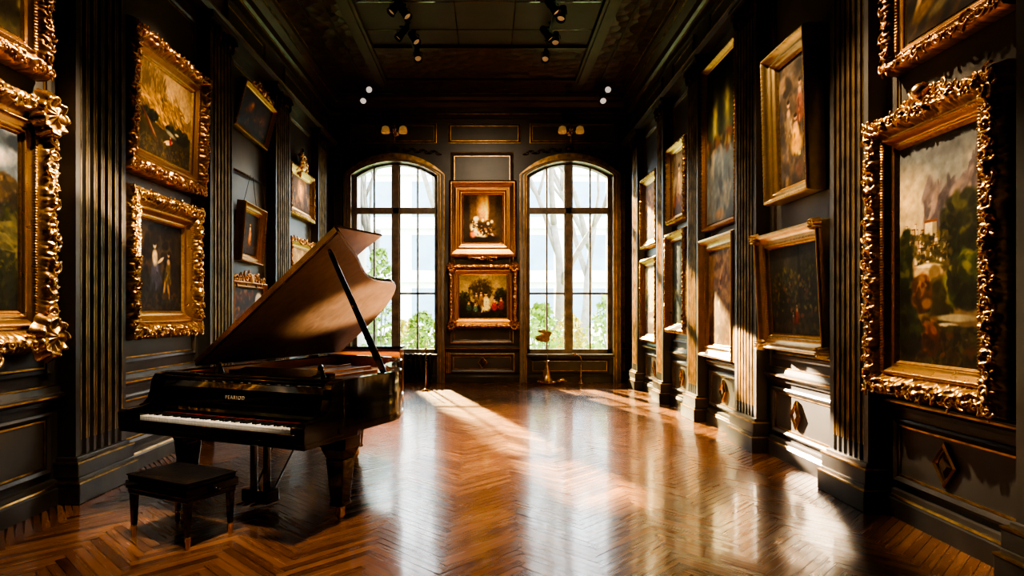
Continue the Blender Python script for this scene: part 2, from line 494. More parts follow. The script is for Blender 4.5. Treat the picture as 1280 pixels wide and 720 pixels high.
for side, PL, sgn in (('L', LP, 1), ('R', RP, -1)):
    W0 = wall_mat(side, 0, 0)
    lo, hi = YF+.02, YB-.02
    def lx(y): return y if side == 'L' else -y
    def rng_(a, b): return (lx(a), lx(b)) if side == 'L' else (lx(b), lx(a))
    nm = 'left' if side == 'L' else 'right'
    a, b = rng_(lo, hi)
    mb = MB()
    run(mb, W0, a, b, [(0, 0), (0, .055), (.135, .055), (.15, .045), (.17, .030), (.20, .026), (.21, 0)])
    tag(fix_normals(mb.build('baseboard_' + nm, M['trimdark'])), kind='structure')
    mb = MB()
    run(mb, W0, a, b, [(.153, .03), (.153, .050), (.167, .044), (.167, .02)])
    trim(mb, M['goldline'])
    mb = MB()     # chair rail
    run(mb, W0, a, b, [(.81, 0), (.81, .02), (.84, .028), (.865, .055), (.895, .06), (.905, .03), (.95, .022), (.96, 0)])
    trim(mb, M['trimdark'])
    mb = MB()
    run(mb, W0, a, b, [(.868, .05), (.868, .064), (.882, .064), (.882, .05)])
    run(mb, W0, a, b, [(.955, .0), (.955, .016), (.966, .016), (.966, 0)])
    trim(mb, M['goldline'])
    # entablature: architrave, frieze line
    mb = MB()
    run(mb, W0, a, b, [(5.18, 0), (5.18, .16), (5.24, .19), (5.27, .19), (5.30, .12), (5.30, 0)])
    trim(mb, M['trimdark'])
    mb = MB()
    run(mb, W0, a, b, [(5.245, .18), (5.245, .196), (5.262, .196), (5.262, .18)])
    trim(mb, M['goldline'])
    # bays: wainscot panels and upper panels
    ys = [lo] + [v for p in PL for v in p] + [hi]
    pm, pg, fld = MB(), MB(), MB()
    for i in range(0, len(ys), 2):
        y0, y1 = ys[i] + .10, ys[i+1] - .10
        if y1 - y0 < .3: continue
        p0, p1 = rng_(y0, y1)
        for z0, z1 in ((.26, .75), (1.05, 5.02), (5.38, 5.74)):
            sweep_rect(pm, W0, p0, p1, z0, z1, PANEL)
            sweep_rect(pg, W0, p0, p1, z0, z1, GLINE)
    trim(pm, M['trimdark']); trim(pg, M['goldline'])
    # pilasters
    for pi, (y0, y1) in enumerate(PL):
        cy, w = (y0+y1)/2, (y1-y0)
        root = empty('pilaster', mat=wall_mat(side, cy, 0))
        tag(root, kind='structure')
        h = w/2
        base = MB()
        base.box(-h-.07, h+.07, 0, .17, 0, .225)
        base.box(-h-.045, h+.045, .17, .21, 0, .205)
        base.box(-h-.05, h+.05, .21, .33, 0, .20)
        base.box(-h-.02, h+.02, .33, .37, 0, .175)
        base.build('base', M['trimdark'], root, bevel=.008)
        gb = MB()
        gb.box(-h-.074, h+.074, .165, .178, 0, .229)
        gb.box(-h-.054, h+.054, .322, .335, 0, .204)
        gb.build('gilt_band', M['goldline'], root)
        nf = 6
        sh = MB()
        pts = [(-h, 0), (-h, .15)]
        fw_ = (w-.10)/nf
        for k in range(nf):
            x0 = -h + .05 + k*fw_
            pts += [(x0+fw_*.18, .15), (x0+fw_*.30, .128), (x0+fw_*.70, .128), (x0+fw_*.82, .15)]
        pts += [(h, .15), (h, 0)]
        n = len(pts)
        vs = [(x, .36, z) for x, z in pts] + [(x, 4.95, z) for x, z in pts]
        fs = [(i, i+1, n+i+1, n+i) for i in range(n-1)]
        sh.add(vs, fs)
        fix_normals(sh.build('shaft', M['wall'], root))
        gf = MB()
        for k in range(nf):
            x0 = -h + .05 + k*fw_
            for e in (.13, .80):
                gf.box(x0+fw_*e, x0+fw_*(e+.07), .50, 4.85, .12, .1535)
        gf.build('gilt_fluting', M['goldflute'], root)
        cap = MB()
        cap.box(-h-.03, h+.03, 4.95, 5.0, 0, .17)
        cap.box(-h-.06, h+.06, 5.13, 5.18, 0, .21)
        cap.box(-h, h, 5.0, 5.13, 0, .155)
        cap.build('capital', M['walnut'], root, bevel=.006)
        lf = MB()
        for s in (-1, 1):
            spt = [(s*(h-.02) + s*.075*math.cos(t)*(1-t/9), 5.06 + .065*math.sin(t)*(1-t/9), .17) for t in np.linspace(0, 7, 22)]
            lf.tube(spt, [.02*(1-i/30) for i in range(22)], 6)
        for k in range(5):
            x = -h*.75 + k*h*.375
            lf.blob((x, 4.99 + .03*(k % 2), .17), .035, .10, .03, 8, 6)
        lf.build('gilt_leaves', M['gold_dark'], root, smooth=True)

# --- back wall joinery
W0 = wall_mat('B', 0, 0)
segs = [(XL+.02, WIN[0][0]-1.08), (WIN[0][0]+1.08, WIN[1][0]-1.08), (WIN[1][0]+1.08, XR-.02)]
mb, mg, md = MB(), MB(), MB()
run(mb, W0, XL, XR, [(0, 0), (0, .06), (.12, .06), (.15, .035), (.17, 0)])
tag(fix_normals(mb.build('baseboard_back', M['trimdark'])), kind='structure')
for a, b in segs:
    run(md, W0, a, b, [(.70, 0), (.70, .05), (.74, .075), (.77, .075), (.80, .03), (.80, 0)])
    run(mg, W0, a, b, [(.742, .07), (.742, .08), (.754, .08), (.754, .07)])
a, b = segs[1]
for z0, z1, i in ((.22, .64, .14), (.86, 5.06, .16)):
    sweep_rect(md, W0, a+i, b-i, z0, z1, [(0, 0), (0, .03), (.02, .045), (.06, .03), (.07, 0)])
    sweep_rect(mg, W0, a+i, b-i, z0, z1, [(.0, .03), (.0, .04), (.016, .044), (.016, .02)])
    sweep_rect(mg, W0, a+i, b-i, z0, z1, [(.072, .001), (.072, .012), (.088, .012), (.088, .001)])
for a_, b_ in (segs[0], segs[2]):
    for z0, z1 in ((.22, .64), (.86, 5.06)):
        sweep_rect(md, W0, a_+.06, b_-.06, z0, z1, [(0, 0), (0, .02), (.02, .03), (.03, 0)])
        sweep_rect(mg, W0, a_+.06, b_-.06, z0, z1, [(.03, .001), (.03, .01), (.042, .01), (.042, .001)])
for x0, x1 in ((-3.03, -1.13), (-.88, .72), (.92, 2.78)):
    sweep_rect(md, W0, x0, x1, 5.26, 5.70, [(0, 0), (0, .02), (.02, .03), (.05, 0)])
    sweep_rect(mg, W0, x0, x1, 5.26, 5.70, [(.05, .001), (.05, .012), (.064, .012), (.064, .001)])
    sweep_rect(mg, W0, x0, x1, 5.26, 5.70, [(.0, .014), (.0, .024), (.012, .026), (.012, .01)])
for cx, hw in WIN:     # panels under the sills
    sweep_rect(md, W0, cx-hw+.08, cx+hw-.08, .2, .52, [(0, 0), (0, .02), (.02, .03), (.05, 0)])
    sweep_rect(mg, W0, cx-hw+.08, cx+hw-.08, .2, .52, [(.05, .001), (.05, .01), (.06, .01), (.06, .001)])
trim(md, M['trimdark']); trim(mg, M['goldline'])
mb = MB()
for x in (-1.02+.10, .755-.06):
    for k in range(3):
        mb.box(x+k*.035, x+k*.035+.018, YB-.02, YB, .2, .66)
trim(mb, M['goldline'])
# cornice round the room
CPROF = [(5.80, 0), (5.80, .03), (5.86, .05), (5.90, .05), (5.93, .10), (6.02, .12), (6.10, .2), (6.14, .21), (6.2, .27), (6.26, .29), (6.3, .29), (6.3, 0)]
CG = [(5.885, .045), (5.885, .058), (5.905, .058), (5.905, .045)]
CG2 = [(6.115, .2), (6.115, .218), (6.135, .218), (6.135, .2)]
CG3 = [(6.255, .28), (6.255, .297), (6.275, .297), (6.275, .28)]
mb, mg = MB(), MB()
for side, a, b in (('L', YF, YB), ('R', -YB, -YF), ('B', XL, XR)):
    run(mb, wall_mat(side, 0, 0), a, b, CPROF)
    for g in (CG, CG2, CG3): run(mg, wall_mat(side, 0, 0), a, b, g)
trim(mb, M['walnut']); trim(mg, M['goldflute'])
# ceiling: beams, carved bands, tile joints
mb = MB()
for x in (-2.16, 2.0-.12):
    mb.box(x-.12, x+.12, YF, 12.95, ZC-.10, ZC)
    mb.box(x-.07, x+.07, YF, 12.95, ZC-.14, ZC-.10)
trim(mb, M['ceilbeam'])
mb = MB()
mb.box(-3.21, -2.28, YF, 13.8, ZC-.03, ZC); mb.box(2.0, 2.83, YF, 13.8, ZC-.03, ZC)
mb.box(-2.04, 1.76, 11.4, 13.8, ZC-.03, ZC)
trim(mb, M['carved'])
mb = MB()
for x in (-.52, .42): mb.box(x-.008, x+.008, YF, 11.4, ZC-.006, ZC)
for y in np.arange(10.76, YF, -.96): mb.box(-2.04, 1.76, y-.008, y+.008, ZC-.006, ZC)
trim(mb, M['black'])
mb = MB()
mb.box(-2.04, 1.76, 11.38, 11.44, ZC-.06, ZC); mb.box(-2.28, 2.0, 12.93, 13.0, ZC-.07, ZC)
for x in (-2.9, -2.55, 2.3, 2.6): mb.box(x-.02, x+.02, YF, 13.6, ZC-.05, ZC)
trim(mb, M['walnut'])
# carved relief friezes over the window heads
rl = MB()
for cx, hw in WIN:
    for s in (-1, 1):
        for k in range(7):
            x = cx + s*(.22 + k*.12); z = 5.12 - .012*k
            sp_ = [(x + s*.05*math.cos(t)*(1-t/8), YB-.02, z + .045*math.sin(t)*(1-t/8)*(1 if k % 2 else -1)) for t in np.linspace(0, 6, 14)]
            rl.tube(sp_, .011, 5)
            rl.blob((x+s*.05, YB-.015, z+.03*(1 if k % 2 else -1)), .05, .02, .02, 7, 5)
    rl.blob((cx, YB-.03, 5.14), .10, .035, .06, 10, 6)
trim(rl, M['gold_dark'], True)

# --- windows
def window(n, cx, hw):
    root = empty('window_%d' % n, (cx, YB, 0))
    tag(root, kind='structure')
    # casing on the room side
    cas, gl = MB(), MB()
    def arch_strip(m, h0, h1, y0, y1, z0=0.0):
        A = arch_path(0, h0, z0, ZSP, RISE*h0/hw); B = arch_path(0, h1, z0, ZSP + (0), RISE*h1/hw + (h1-hw)*.75)
        nn = len(A)
        vs = [(p, y0, q) for p, q in A] + [(p, y0, q) for p, q in B] + [(p, y1, q) for p, q in A] + [(p, y1, q) for p, q in B]
        fs = []
        for i in range(nn-1):
            fs += [(i, i+1, nn+i+1, nn+i), (2*nn+i, 3*nn+i, 3*nn+i+1, 2*nn+i+1), (nn+i, nn+i+1, 3*nn+i+1, 3*nn+i), (i, 2*nn+i, 2*nn+i+1, i+1)]
        m.add(vs, fs)
    arch_strip(cas, hw, hw+.13, -.07, .0)
    arch_strip(cas, hw+.09, hw+.15, -.10, -.03)
    fix_normals(cas.build('casing', M['casing'], root))
    arch_strip(gl, hw+.055, hw+.072, -.079, -.06)
    arch_strip(gl, hw+.144, hw+.158, -.104, -.06)
    arch_strip(gl, hw-.002, hw+.012, -.076, -.05)
    fix_normals(gl.build('gilt_edge', M['goldline'], root))
    yf0, yf1 = .20, .28
    fr = MB()
    arch_strip(fr, hw-.085, hw+.01, yf0-.02, yf1+.02, ZS)
    fr.box(-hw, hw, yf0-.02, yf1+.02, ZS, ZS+.10)
    fix_normals(fr.build('window_frame', M['sash'], root))
    mu = MB()
    mu.box(-.075, .075, yf0-.03, yf1+.02, ZS, ZSP+RISE-.02)
    mu.box(-.10, -.075, yf0+.01, yf1, ZS, ZSP+RISE-.04); mu.box(.075, .10, yf0+.01, yf1, ZS, ZSP+RISE-.04)
    mu.build('mullion', M['sash'], root, bevel=.01)
    tr = MB()
    tr.box(-hw+.05, hw-.05, yf0-.03, yf1+.02, 3.74, 3.88)
    tr.build('transom', M['sash'], root, bevel=.01)
    bars = MB()
    for s in (-1, 1):
        x = s*(hw+.02)/2
        bars.box(x-.018, x+.018, yf0+.01, yf1-.01, ZS+.05, ZSP+RISE-.06)
        bars.box(min(s*.08, s*(hw-.06)), max(s*.08, s*(hw-.06)), yf0+.01, yf1-.01, 1.94, 1.985)
    bars.build('glazing_bar', M['sash'], root)
    gp = MB()
    gp.prism(arch_path(0, hw-.06, ZS+.06, ZSP, RISE*.93), .235, .241, f_xz)
    fix_normals(gp.build('pane', M['glass'], root))
    si = MB()
    si.box(-hw-.02, hw+.02, -.12, .22, ZS-.05, ZS+.005)
    si.box(-hw-.02, hw+.02, -.07, .0, ZS-.10, ZS-.05)
    si.build('sill', M['trimdark'], root, bevel=.012)
for i, (cx, hw) in enumerate(WIN): window(i+1, cx, hw)

# ------------------------------------------------------------------ oil painting on a mesh of coloured vertices
class Art:
    def __init__(s, w, h, seed, res=150):
        k = res/max(w, h)
        s.W, s.H = max(24, int(w*k)), max(24, int(h*k))
        s.r = np.random.default_rng(seed)
        s.x = np.linspace(0, 1, s.W)[None, :].repeat(s.H, 0)
        s.y = np.linspace(0, 1, s.H)[:, None].repeat(s.W, 1)
        s.asp = w/h
        s.a = np.zeros((s.H, s.W, 3))
    def noise(s, f, oct=4, fx=1.0):
        out = np.zeros((s.H, s.W)); amp = 1.0; tot = 0
        for o in range(oct):
            nx, ny = max(2, int(f*fx*s.asp)+2), max(2, int(f)+2)
            g = s.r.random((ny, nx))
            xi = s.x*(nx-1.001); yi = s.y*(ny-1.001)
            x0 = xi.astype(int); y0 = yi.astype(int); u = xi-x0; v = yi-y0
            u = u*u*(3-2*u); v = v*v*(3-2*v)
            out += amp*(g[y0, x0]*(1-u)*(1-v) + g[y0, x0+1]*u*(1-v) + g[y0+1, x0]*(1-u)*v + g[y0+1, x0+1]*u*v)
            tot += amp; amp *= .5; f *= 2
        return out/tot
    def mix(s, m, c):
        m = np.clip(m, 0, 1)[..., None]
        s.a = s.a*(1-m) + np.array(c)*m
    def sky(s, top, bot, cloud=None, f=3, amt=1.0):
        t = s.y[..., None]
        s.a = np.array(bot)*(1-t) + np.array(top)*t
        if cloud is not None:
            n = s.noise(f, 5)
            s.mix(np.clip((n-.47)*5, 0, 1)*amt, cloud)
        return s
    def ridge(s, y0, amp, f, top, bot, jag=1.0, slope=0.0):
        n = 400; base = np.zeros(n); xs = np.linspace(0, 1, n); A = 1.0
        for o in range(6):
            k = max(2, int(f*2**o)+1)
            base += A*np.interp(xs, np.linspace(0, 1, k), s.r.random(k)-.5); A *= .5*jag
        line = y0 + amp*np.interp(s.x[0], xs, base) + slope*(s.x[0]-.5)
        d = line[None, :] - s.y
        m = np.clip(d*s.H*.8+.5, 0, 1)
        t = np.clip(d/max(.05, y0), 0, 1)
        n2 = s.noise(9, 4) - .5
        t = np.clip(t + n2*.9, 0, 1)[..., None]
        col = np.array(top)*(1-t) + np.array(bot)*t
        s.a = s.a*(1-m[..., None]) + col*m[..., None]
        return s
    def blob(s, cx, cy, rx, ry, col, soft=.35, rot=0.0, amt=1.0, rag=0.0):
        dx = (s.x-cx)*s.asp; dy = s.y-cy
        c, n_ = math.cos(rot), math.sin(rot)
        u = (dx*c + dy*n_)/max(rx*s.asp, 1e-4); v = (-dx*n_ + dy*c)/ry
        d = np.sqrt(u*u + v*v)
        if rag: d = d + (s.noise(12, 3)-.5)*rag
        s.mix(np.clip((1-d)/soft, 0, 1)*amt, col)
        return s
    def dabs(s, n, box, cols, size=.03, var=.18, elong=1.6, rot=None):
        x0, x1, y0, y1 = box
        for i in range(n):
            cx = x0 + (x1-x0)*s.r.random(); cy = y0 + (y1-y0)*s.r.random()
            c = np.array(cols[s.r.integers(len(cols))])*(1 + s.r.normal(0, var))
            rr = size*(.5+s.r.random()); th = s.r.random()*PI if rot is None else rot + s.r.normal(0, .3)
            px, py = int(cx*s.W), int(cy*s.H); k = max(1, int(rr*elong*s.H)+1)
            ya, yb, xa, xb = max(0, py-k), min(s.H, py+k+1), max(0, px-k), min(s.W, px+k+1)
            if ya >= yb or xa >= xb: continue
            dx = (s.x[ya:yb, xa:xb]-cx)*s.asp; dy = s.y[ya:yb, xa:xb]-cy
            u = (dx*math.cos(th)+dy*math.sin(th))/(rr*elong); v = (-dx*math.sin(th)+dy*math.cos(th))/rr
            m = np.clip((1-np.sqrt(u*u+v*v))*2.2, 0, 1)[..., None]*.85
            s.a[ya:yb, xa:xb] = s.a[ya:yb, xa:xb]*(1-m) + np.clip(c, 0, 1)*m
        return s
    def town(s, n, box, size, cols, roof=(.42, .22, .12)):
        x0, x1, y0, y1 = box
        for i in range(n):
            k = i/n
            cx = x0 + (x1-x0)*s.r.random(); yb = y1 - (y1-y0)*(k**.8)
            ww = size*(.5+s.r.random())/s.asp; hh = size*(.6+1.3*s.r.random())
            c = np.array(cols[s.r.integers(len(cols))])*(1+s.r.normal(0, .08))
            m = (np.abs(s.x-cx) < ww/2) & (s.y > yb) & (s.y < yb+hh)
            s.a[m] = s.a[m]*.12 + .88*c
            m2 = (s.x > cx+ww*.12) & (np.abs(s.x-cx) < ww/2) & (s.y > yb) & (s.y < yb+hh)
            s.a[m2] *= .66
            m3 = (np.abs(s.x-cx) < ww*.56) & (s.y >= yb+hh) & (s.y < yb+hh+size*.22)
            s.a[m3] = np.array(roof)*(.8+.4*s.r.random())
        return s
    def tree(s, cx, cy, rx, ry, dark, lights, n=120):
        s.blob(cx, cy, rx, ry, dark, .4, rag=.7)
        for i in range(n):
            t = s.r.random()*2*PI; q = math.sqrt(s.r.random())
            s.dabs(1, (cx+q*rx*math.cos(t)*.95,)*2 + (cy+q*ry*math.sin(t)*.95,)*2, lights if s.r.random() < .5+.5*math.sin(t) else [dark], .022)
        return s
    def fig(s, x, y, h, robe, skin=(.85, .62, .42), hair=(.12, .07, .04), w=1.0, lean=0.0, arm=0):
        ww = h*.17*w/s.asp
        s.blob(x, y+h*.28, ww*1.25, h*.33, robe, .4, lean*.4)
        s.blob(x-lean*h*.1, y+h*.55, ww*.8, h*.24, tuple(min(1, c*1.25) for c in robe), .4, lean)
        s.blob(x-lean*h*.18, y+h*.72, ww*.55, h*.10, skin, .5)
        s.blob(x-lean*h*.22, y+h*.90, ww*.40, h*.085, skin, .4)
        s.blob(x-lean*h*.24, y+h*.94, ww*.42, h*.06, hair, .4)
        if arm:
            s.blob(x+arm*ww*1.0, y+h*.62, ww*.9, h*.04, skin, .4, arm*.5)
        s.dabs(10, (x-ww, x+ww, y, y+h*.55), [robe, tuple(min(1, c*1.5) for c in robe), tuple(c*.5 for c in robe)], h*.035, .2, 2.6, PI/2)
        return s
    def done(s, gain=1.0, tint=(1, .95, .82), vig=.25):
        n = s.noise(30, 3)
        a = s.a*(.80+.4*n)[..., None]
        r2 = ((s.x-.5)**2 + (s.y-.5)**2)*2
        a = a*(1-vig*r2)[..., None]*np.array(tint)*gain
        g = a.mean(-1, keepdims=True); a = np.clip(g + (a-g)*.80, 0, 1)
        return np.where(a < .04045, a/12.92, ((a+.055)/1.055)**2.4)

G1 = [(.30, .33, .10), (.22, .28, .09), (.42, .40, .14), (.16, .20, .07)]
G2 = [(.16, .19, .07), (.10, .13, .05), (.24, .24, .09)]
AU = [(.45, .22, .08), (.35, .14, .06), (.52, .34, .12), (.20, .16, .06)]

def art(kind, w, h, seed, res):
    p = Art(w, h, seed, res)
    if kind == 'meadow':       # upper picture nearest the viewer, wall L
        p.sky((.42, .42, .28), (.35, .32, .16), (.58, .52, .36), 3)
        p.ridge(.62, .3, 3, (.42, .38, .18), (.26, .22, .09))
        p.dabs(420, (0, 1, 0, .75), [(.40, .36, .15), (.28, .25, .09), (.50, .42, .18), (.22, .17, .07)], .035)
        p.tree(.84, .40, .14, .34, (.16, .13, .05), G1, 60)
        p.dabs(50, (.5, .8, .05, .3), [(.55, .38, .14), (.46, .20, .08)], .03)
        return p.done(.95)
    if kind == 'glade':        # big gilt picture, wall L
        p.sky((.30, .42, .54), (.66, .70, .68), (.82, .83, .80), 3, 1.0)
        p.blob(.95, .95, .16, .06, (.15, .22, .30), .6, rag=.9); p.blob(.78, .84, .2, .07, (.90, .90, .86), .8, rag=.8)
        p.tree(.82, .63, .24, .12, (.16, .13, .07), [(.30, .24, .12), (.24, .20, .10), (.38, .30, .16), (.20, .17, .08)], 620)
        p.tree(.25, .60, .3, .2, (.14, .16, .06), G1, 420)
        p.ridge(.50, .18, 4, (.20, .23, .08), (.10, .11, .04))
        p.dabs(1300, (0, 1, .24, .58), [(.17, .20, .07), (.30, .32, .10), (.36, .35, .17), (.10, .12, .05), (.14, .16, .09), (.20, .15, .08)], .018)
        p.dabs(420, (.0, .8, .15, .34), [(.34, .17, .15), (.42, .25, .21), (.26, .12, .10), (.18, .15, .07), (.24, .24, .10)], .016)
        p.dabs(420, (0, 1, 0, .2), [(.11, .13, .05), (.18, .20, .08), (.08, .09, .03)], .022)
        p.dabs(130, (.4, 1, .34, .50), [(.40, .40, .18), (.48, .46, .22), (.32, .33, .15)], .018, .1, 3.4, -.4)
        return p.done(.92, (1.06, .95, .90))
    if kind == 'alps':         # mountain valley, upper, wall L
        p.sky((.60, .52, .36), (.84, .76, .56), (.72, .64, .48), 3, .7)
        p.ridge(.74, .30, 3, (.44, .36, .22), (.58, .46, .24), 1.25, -.40)
        p.dabs(160, (0, .5, .70, .98), [(.40, .34, .22), (.54, .45, .28), (.33, .28, .18)], .022, .1, 4.0, 1.4)
        p.dabs(70, (.3, .75, .55, .80), [(.46, .38, .22), (.62, .52, .32)], .018, .1, 3.5, -1.0)
        p.ridge(.56, .18, 3, (.60, .47, .19), (.42, .33, .12), 1.0, -.30)
        p.dabs(420, (0, .85, .36, .70), [(.68, .54, .22), (.56, .44, .17), (.42, .33, .12), (.74, .60, .28), (.34, .27, .10)], .016, .12, 4.0, -.6)
        p.ridge(.38, .14, 4, (.24, .22, .08), (.18, .16, .06), 1.0, -.14)
        p.tree(.82, .36, .17, .09, (.11, .10, .04), G2, 170); p.tree(.22, .44, .15, .06, (.10, .09, .04), G2, 110); p.tree(.60, .38, .09, .05, (.13, .11, .05), G2, 60)
        p.blob(.20, .34, .22, .022, (.40, .13, .07), .5, -.75); p.blob(.26, .30, .20, .018, (.55, .44, .36), .6, -.75)
        p.blob(.60, .33, .13, .035, (.58, .60, .56), .6, -.2); p.blob(.72, .36, .05, .02, (.74, .72, .62), .5)
        p.blob(.56, .215, .10, .035, (.92, .86, .74), .35, .25); p.blob(.60, .235, .03, .045, (.64, .12, .07), .4); p.blob(.60, .285, .016, .016, (.84, .62, .44), .4)
        p.dabs(420, (0, 1, 0, .20), [(.28, .25, .10), (.20, .17, .07), (.36, .31, .13), (.15, .12, .05)], .016)
        return p.done(1.08, (1.05, .92, .74))
    if kind == 'wanderers':    # two figures in a dark wood
        p.sky((.24, .18, .12), (.10, .07, .04), (.32, .24, .16), 4, .8)
        p.blob(.08, .70, .22, .34, (.40, .26, .11), .8)
        p.dabs(160, (0, 1, 0, 1), [(.12, .09, .05), (.18, .13, .07), (.08, .05, .03)], .05)
        p.fig(.42, .22, .58, (.22, .22, .34), (.90, .78, .62), w=1.1, lean=.2, arm=1)
        p.blob(.40, .60, .07, .11, (.90, .80, .64), .5)
        p.fig(.68, .24, .46, (.30, .24, .11), (.80, .62, .38), lean=-.2)
        p.blob(.60, .24, .03, .14, (.72, .55, .32), .5, -.2); p.blob(.70, .22, .03, .13, (.70, .52, .30), .5, .2)
        p.dabs(100, (0, 1, 0, .2), [(.12, .11, .07), (.20, .15, .08), (.15, .17, .20), (.30, .20, .10)], .03)
        return p.done(1.0)
    if kind == 'still':        # dark still life tilted off the wall
        p.sky((.10, .07, .04), (.07, .045, .03), (.16, .10, .05), 4)
        p.blob(.30, .62, .14, .22, (.42, .22, .09), .7, .5); p.blob(.74, .52, .16, .24, (.38, .19, .06), .8)
        p.blob(.34, .72, .06, .10, (.62, .40, .18), .6, .5); p.blob(.52, .40, .18, .10, (.26, .15, .07), .8)
        p.dabs(80, (.1, .9, .1, .5), [(.20, .13, .06), (.34, .20, .08), (.09, .06, .03)], .05)
        return p.done(1.6)
    if kind == 'lady':         # single pale figure on black
        p.sky((.12, .09, .06), (.06, .045, .03), (.18, .13, .08), 3)
        p.fig(.52, .16, .66, (.52, .30, .10), (.86, .62, .36), w=1.0, lean=.15)
        p.blob(.50, .40, .09, .16, (.70, .46, .18), .7); p.dabs(50, (0, 1, 0, .2), [(.14, .10, .06), (.24, .15, .07)], .05)
        return p.done(1.6)
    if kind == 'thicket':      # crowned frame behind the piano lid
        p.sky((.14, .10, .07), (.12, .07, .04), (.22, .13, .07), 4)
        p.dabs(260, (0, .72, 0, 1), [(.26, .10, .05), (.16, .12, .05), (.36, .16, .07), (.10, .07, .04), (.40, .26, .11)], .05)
        p.blob(.88, .74, .17, .25, (.86, .90, .95), .25); p.blob(.86, .52, .14, .1, (.62, .66, .66), .6)  # white patch like a window reflection, painted into the canvas
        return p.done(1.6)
    if kind == 'altar':        # golden group in crested frame
        p.sky((.36, .25, .10), (.20, .12, .05), (.56, .40, .18), 3)
        p.blob(.5, .62, .22, .36, (.86, .62, .26), .9)
        p.fig(.5, .28, .58, (.80, .50, .20), (.94, .76, .46), w=1.3)
        p.fig(.20, .14, .5, (.14, .13, .11), (.72, .5, .3)); p.fig(.80, .14, .52, (.16, .12, .09), (.72, .5, .3))
        p.dabs(60, (0, 1, 0, .2), [(.20, .13, .06), (.40, .26, .10)], .05)
        return p.done(1.1)
    if kind == 'haze':         # pale golden mist
        p.sky((.74, .58, .32), (.58, .42, .20), (.92, .80, .54), 3)
        p.ridge(.30, .2, 3, (.46, .34, .16), (.30, .20, .09)); p.tree(.86, .42, .12, .3, (.34, .25, .12), [(.5, .38, .18)], 40)
        return p.done(1.1)
    if kind == 'salon':        # upper picture between the windows
        p.sky((.34, .23, .08), (.12, .075, .03), (.44, .30, .12), 3, .5)
        p.blob(.50, .78, .20, .46, (.86, .62, .26), .8); p.blob(.60, .70, .07, .5, (.94, .72, .34), .9)
        p.blob(.08, .6, .10, .6, (.16, .11, .05), .5); p.blob(.92, .6, .12, .6, (.20, .14, .06), .5)
        p.blob(.72, .28, .30, .035, (.22, .16, .08), .4); p.blob(.5, .08, .6, .12, (.09, .05, .03), .5)
        p.blob(.42, .30, .20, .17, (.14, .09, .06), .4); p.blob(.62, .34, .16, .14, (.16, .11, .07), .4)
        p.blob(.28, .26, .11, .18, (.88, .80, .62), .5, .5); p.blob(.24, .17, .10, .10, (.72, .36, .22), .5)
        p.blob(.44, .16, .22, .06, (.84, .74, .54), .5, -.2); p.blob(.32, .50, .09, .07, (.90, .84, .70), .5)
        for x, y in ((.32, .44), (.50, .47), (.64, .40), (.74, .44)): p.blob(x, y, .045, .045, (.92, .74, .50), .5)
        p.dabs(60, (.2, .8, .14, .46), [(.86, .74, .54), (.12, .08, .06), (.55, .36, .16)], .022)
        return p.done(1.5)
    if kind == 'picnic':       # garden party below it
        p.sky((.44, .37, .20), (.74, .62, .36), (.62, .53, .30), 3, .7)
        p.tree(.46, .66, .28, .26, (.20, .16, .07), [(.36, .28, .11), (.28, .22, .09)], 110)
        p.tree(.88, .52, .16, .20, (.13, .11, .05), G2, 60); p.tree(.10, .44, .14, .18, (.16, .13, .06), G2, 60)
        p.ridge(.34, .1, 4, (.16, .13, .06), (.08, .065, .035))
        p.fig(.56, .14, .46, (.84, .74, .46), (.92, .72, .48), w=1.4); p.fig(.36, .26, .36, (.34, .26, .14)); p.fig(.46, .26, .38, (.42, .30, .16))
        p.fig(.74, .16, .30, (.58, .11, .06), w=1.3); p.fig(.88, .18, .32, (.44, .12, .07), w=1.2); p.fig(.20, .16, .24, (.18, .26, .22), w=1.6); p.fig(.34, .12, .24, (.26, .38, .34), w=1.4)
        p.dabs(60, (0, 1, 0, .14), [(.10, .10, .05), (.18, .15, .07)], .03)
        return p.done(1.35)
    if kind == 'bathers':      # upper picture above the big one, wall R
        p.sky((.10, .07, .03), (.16, .10, .04), (.20, .13, .05), 3)
        p.dabs(260, (0, 1, 0, 1), [(.26, .16, .05), (.16, .10, .04), (.10, .06, .03), (.36, .24, .08)], .05, .2, 2.5, .6)
        p.blob(.10, .46, .12, .30, (.30, .22, .08), .7); p.fig(.12, .34, .50, (.62, .44, .20), (.88, .70, .42), w=.9)
        p.blob(.26, .36, .05, .30, (.86, .70, .44), .4, -.5); p.blob(.36, .60, .05, .06, (.92, .78, .52), .4)
        p.blob(.22, .16, .22, .07, (.58, .42, .16), .6, .4); p.blob(.42, .12, .2, .05, (.50, .44, .28), .6, .3)
        return p.done(.95)
    if kind == 'citadel':      # the great landscape, wall R
        p.sky((.38, .41, .45), (.74, .62, .44), (.60, .56, .52), 3, .8)
        p.blob(.10, .74, .50, .20, (.90, .76, .52), .9); p.blob(.62, .93, .45, .06, (.33, .34, .37), .7, rag=.8)
        p.ridge(.66, .30, 4, (.36, .32, .35), (.52, .42, .36), 1.3, .22)
        p.dabs(110, (.35, 1, .62, .80), [(.44, .38, .40), (.30, .27, .31), (.56, .46, .42)], .018, .1, 3.0, 1.1)
        p.ridge(.56, .14, 5, (.56, .44, .30), (.36, .28, .16), 1.0, -.08)
        p.blob(.20, .60, .26, .08, (.84, .68, .44), .9, amt=.7)
        p.tree(.84, .58, .30, .15, (.10, .11, .06), [(.20, .20, .10), (.15, .16, .08), (.26, .25, .11)], 380)
        p.town(70, (.06, .60, .44, .60), .022, [(.88, .78, .58), (.74, .60, .40), (.94, .86, .68), (.60, .46, .30)])
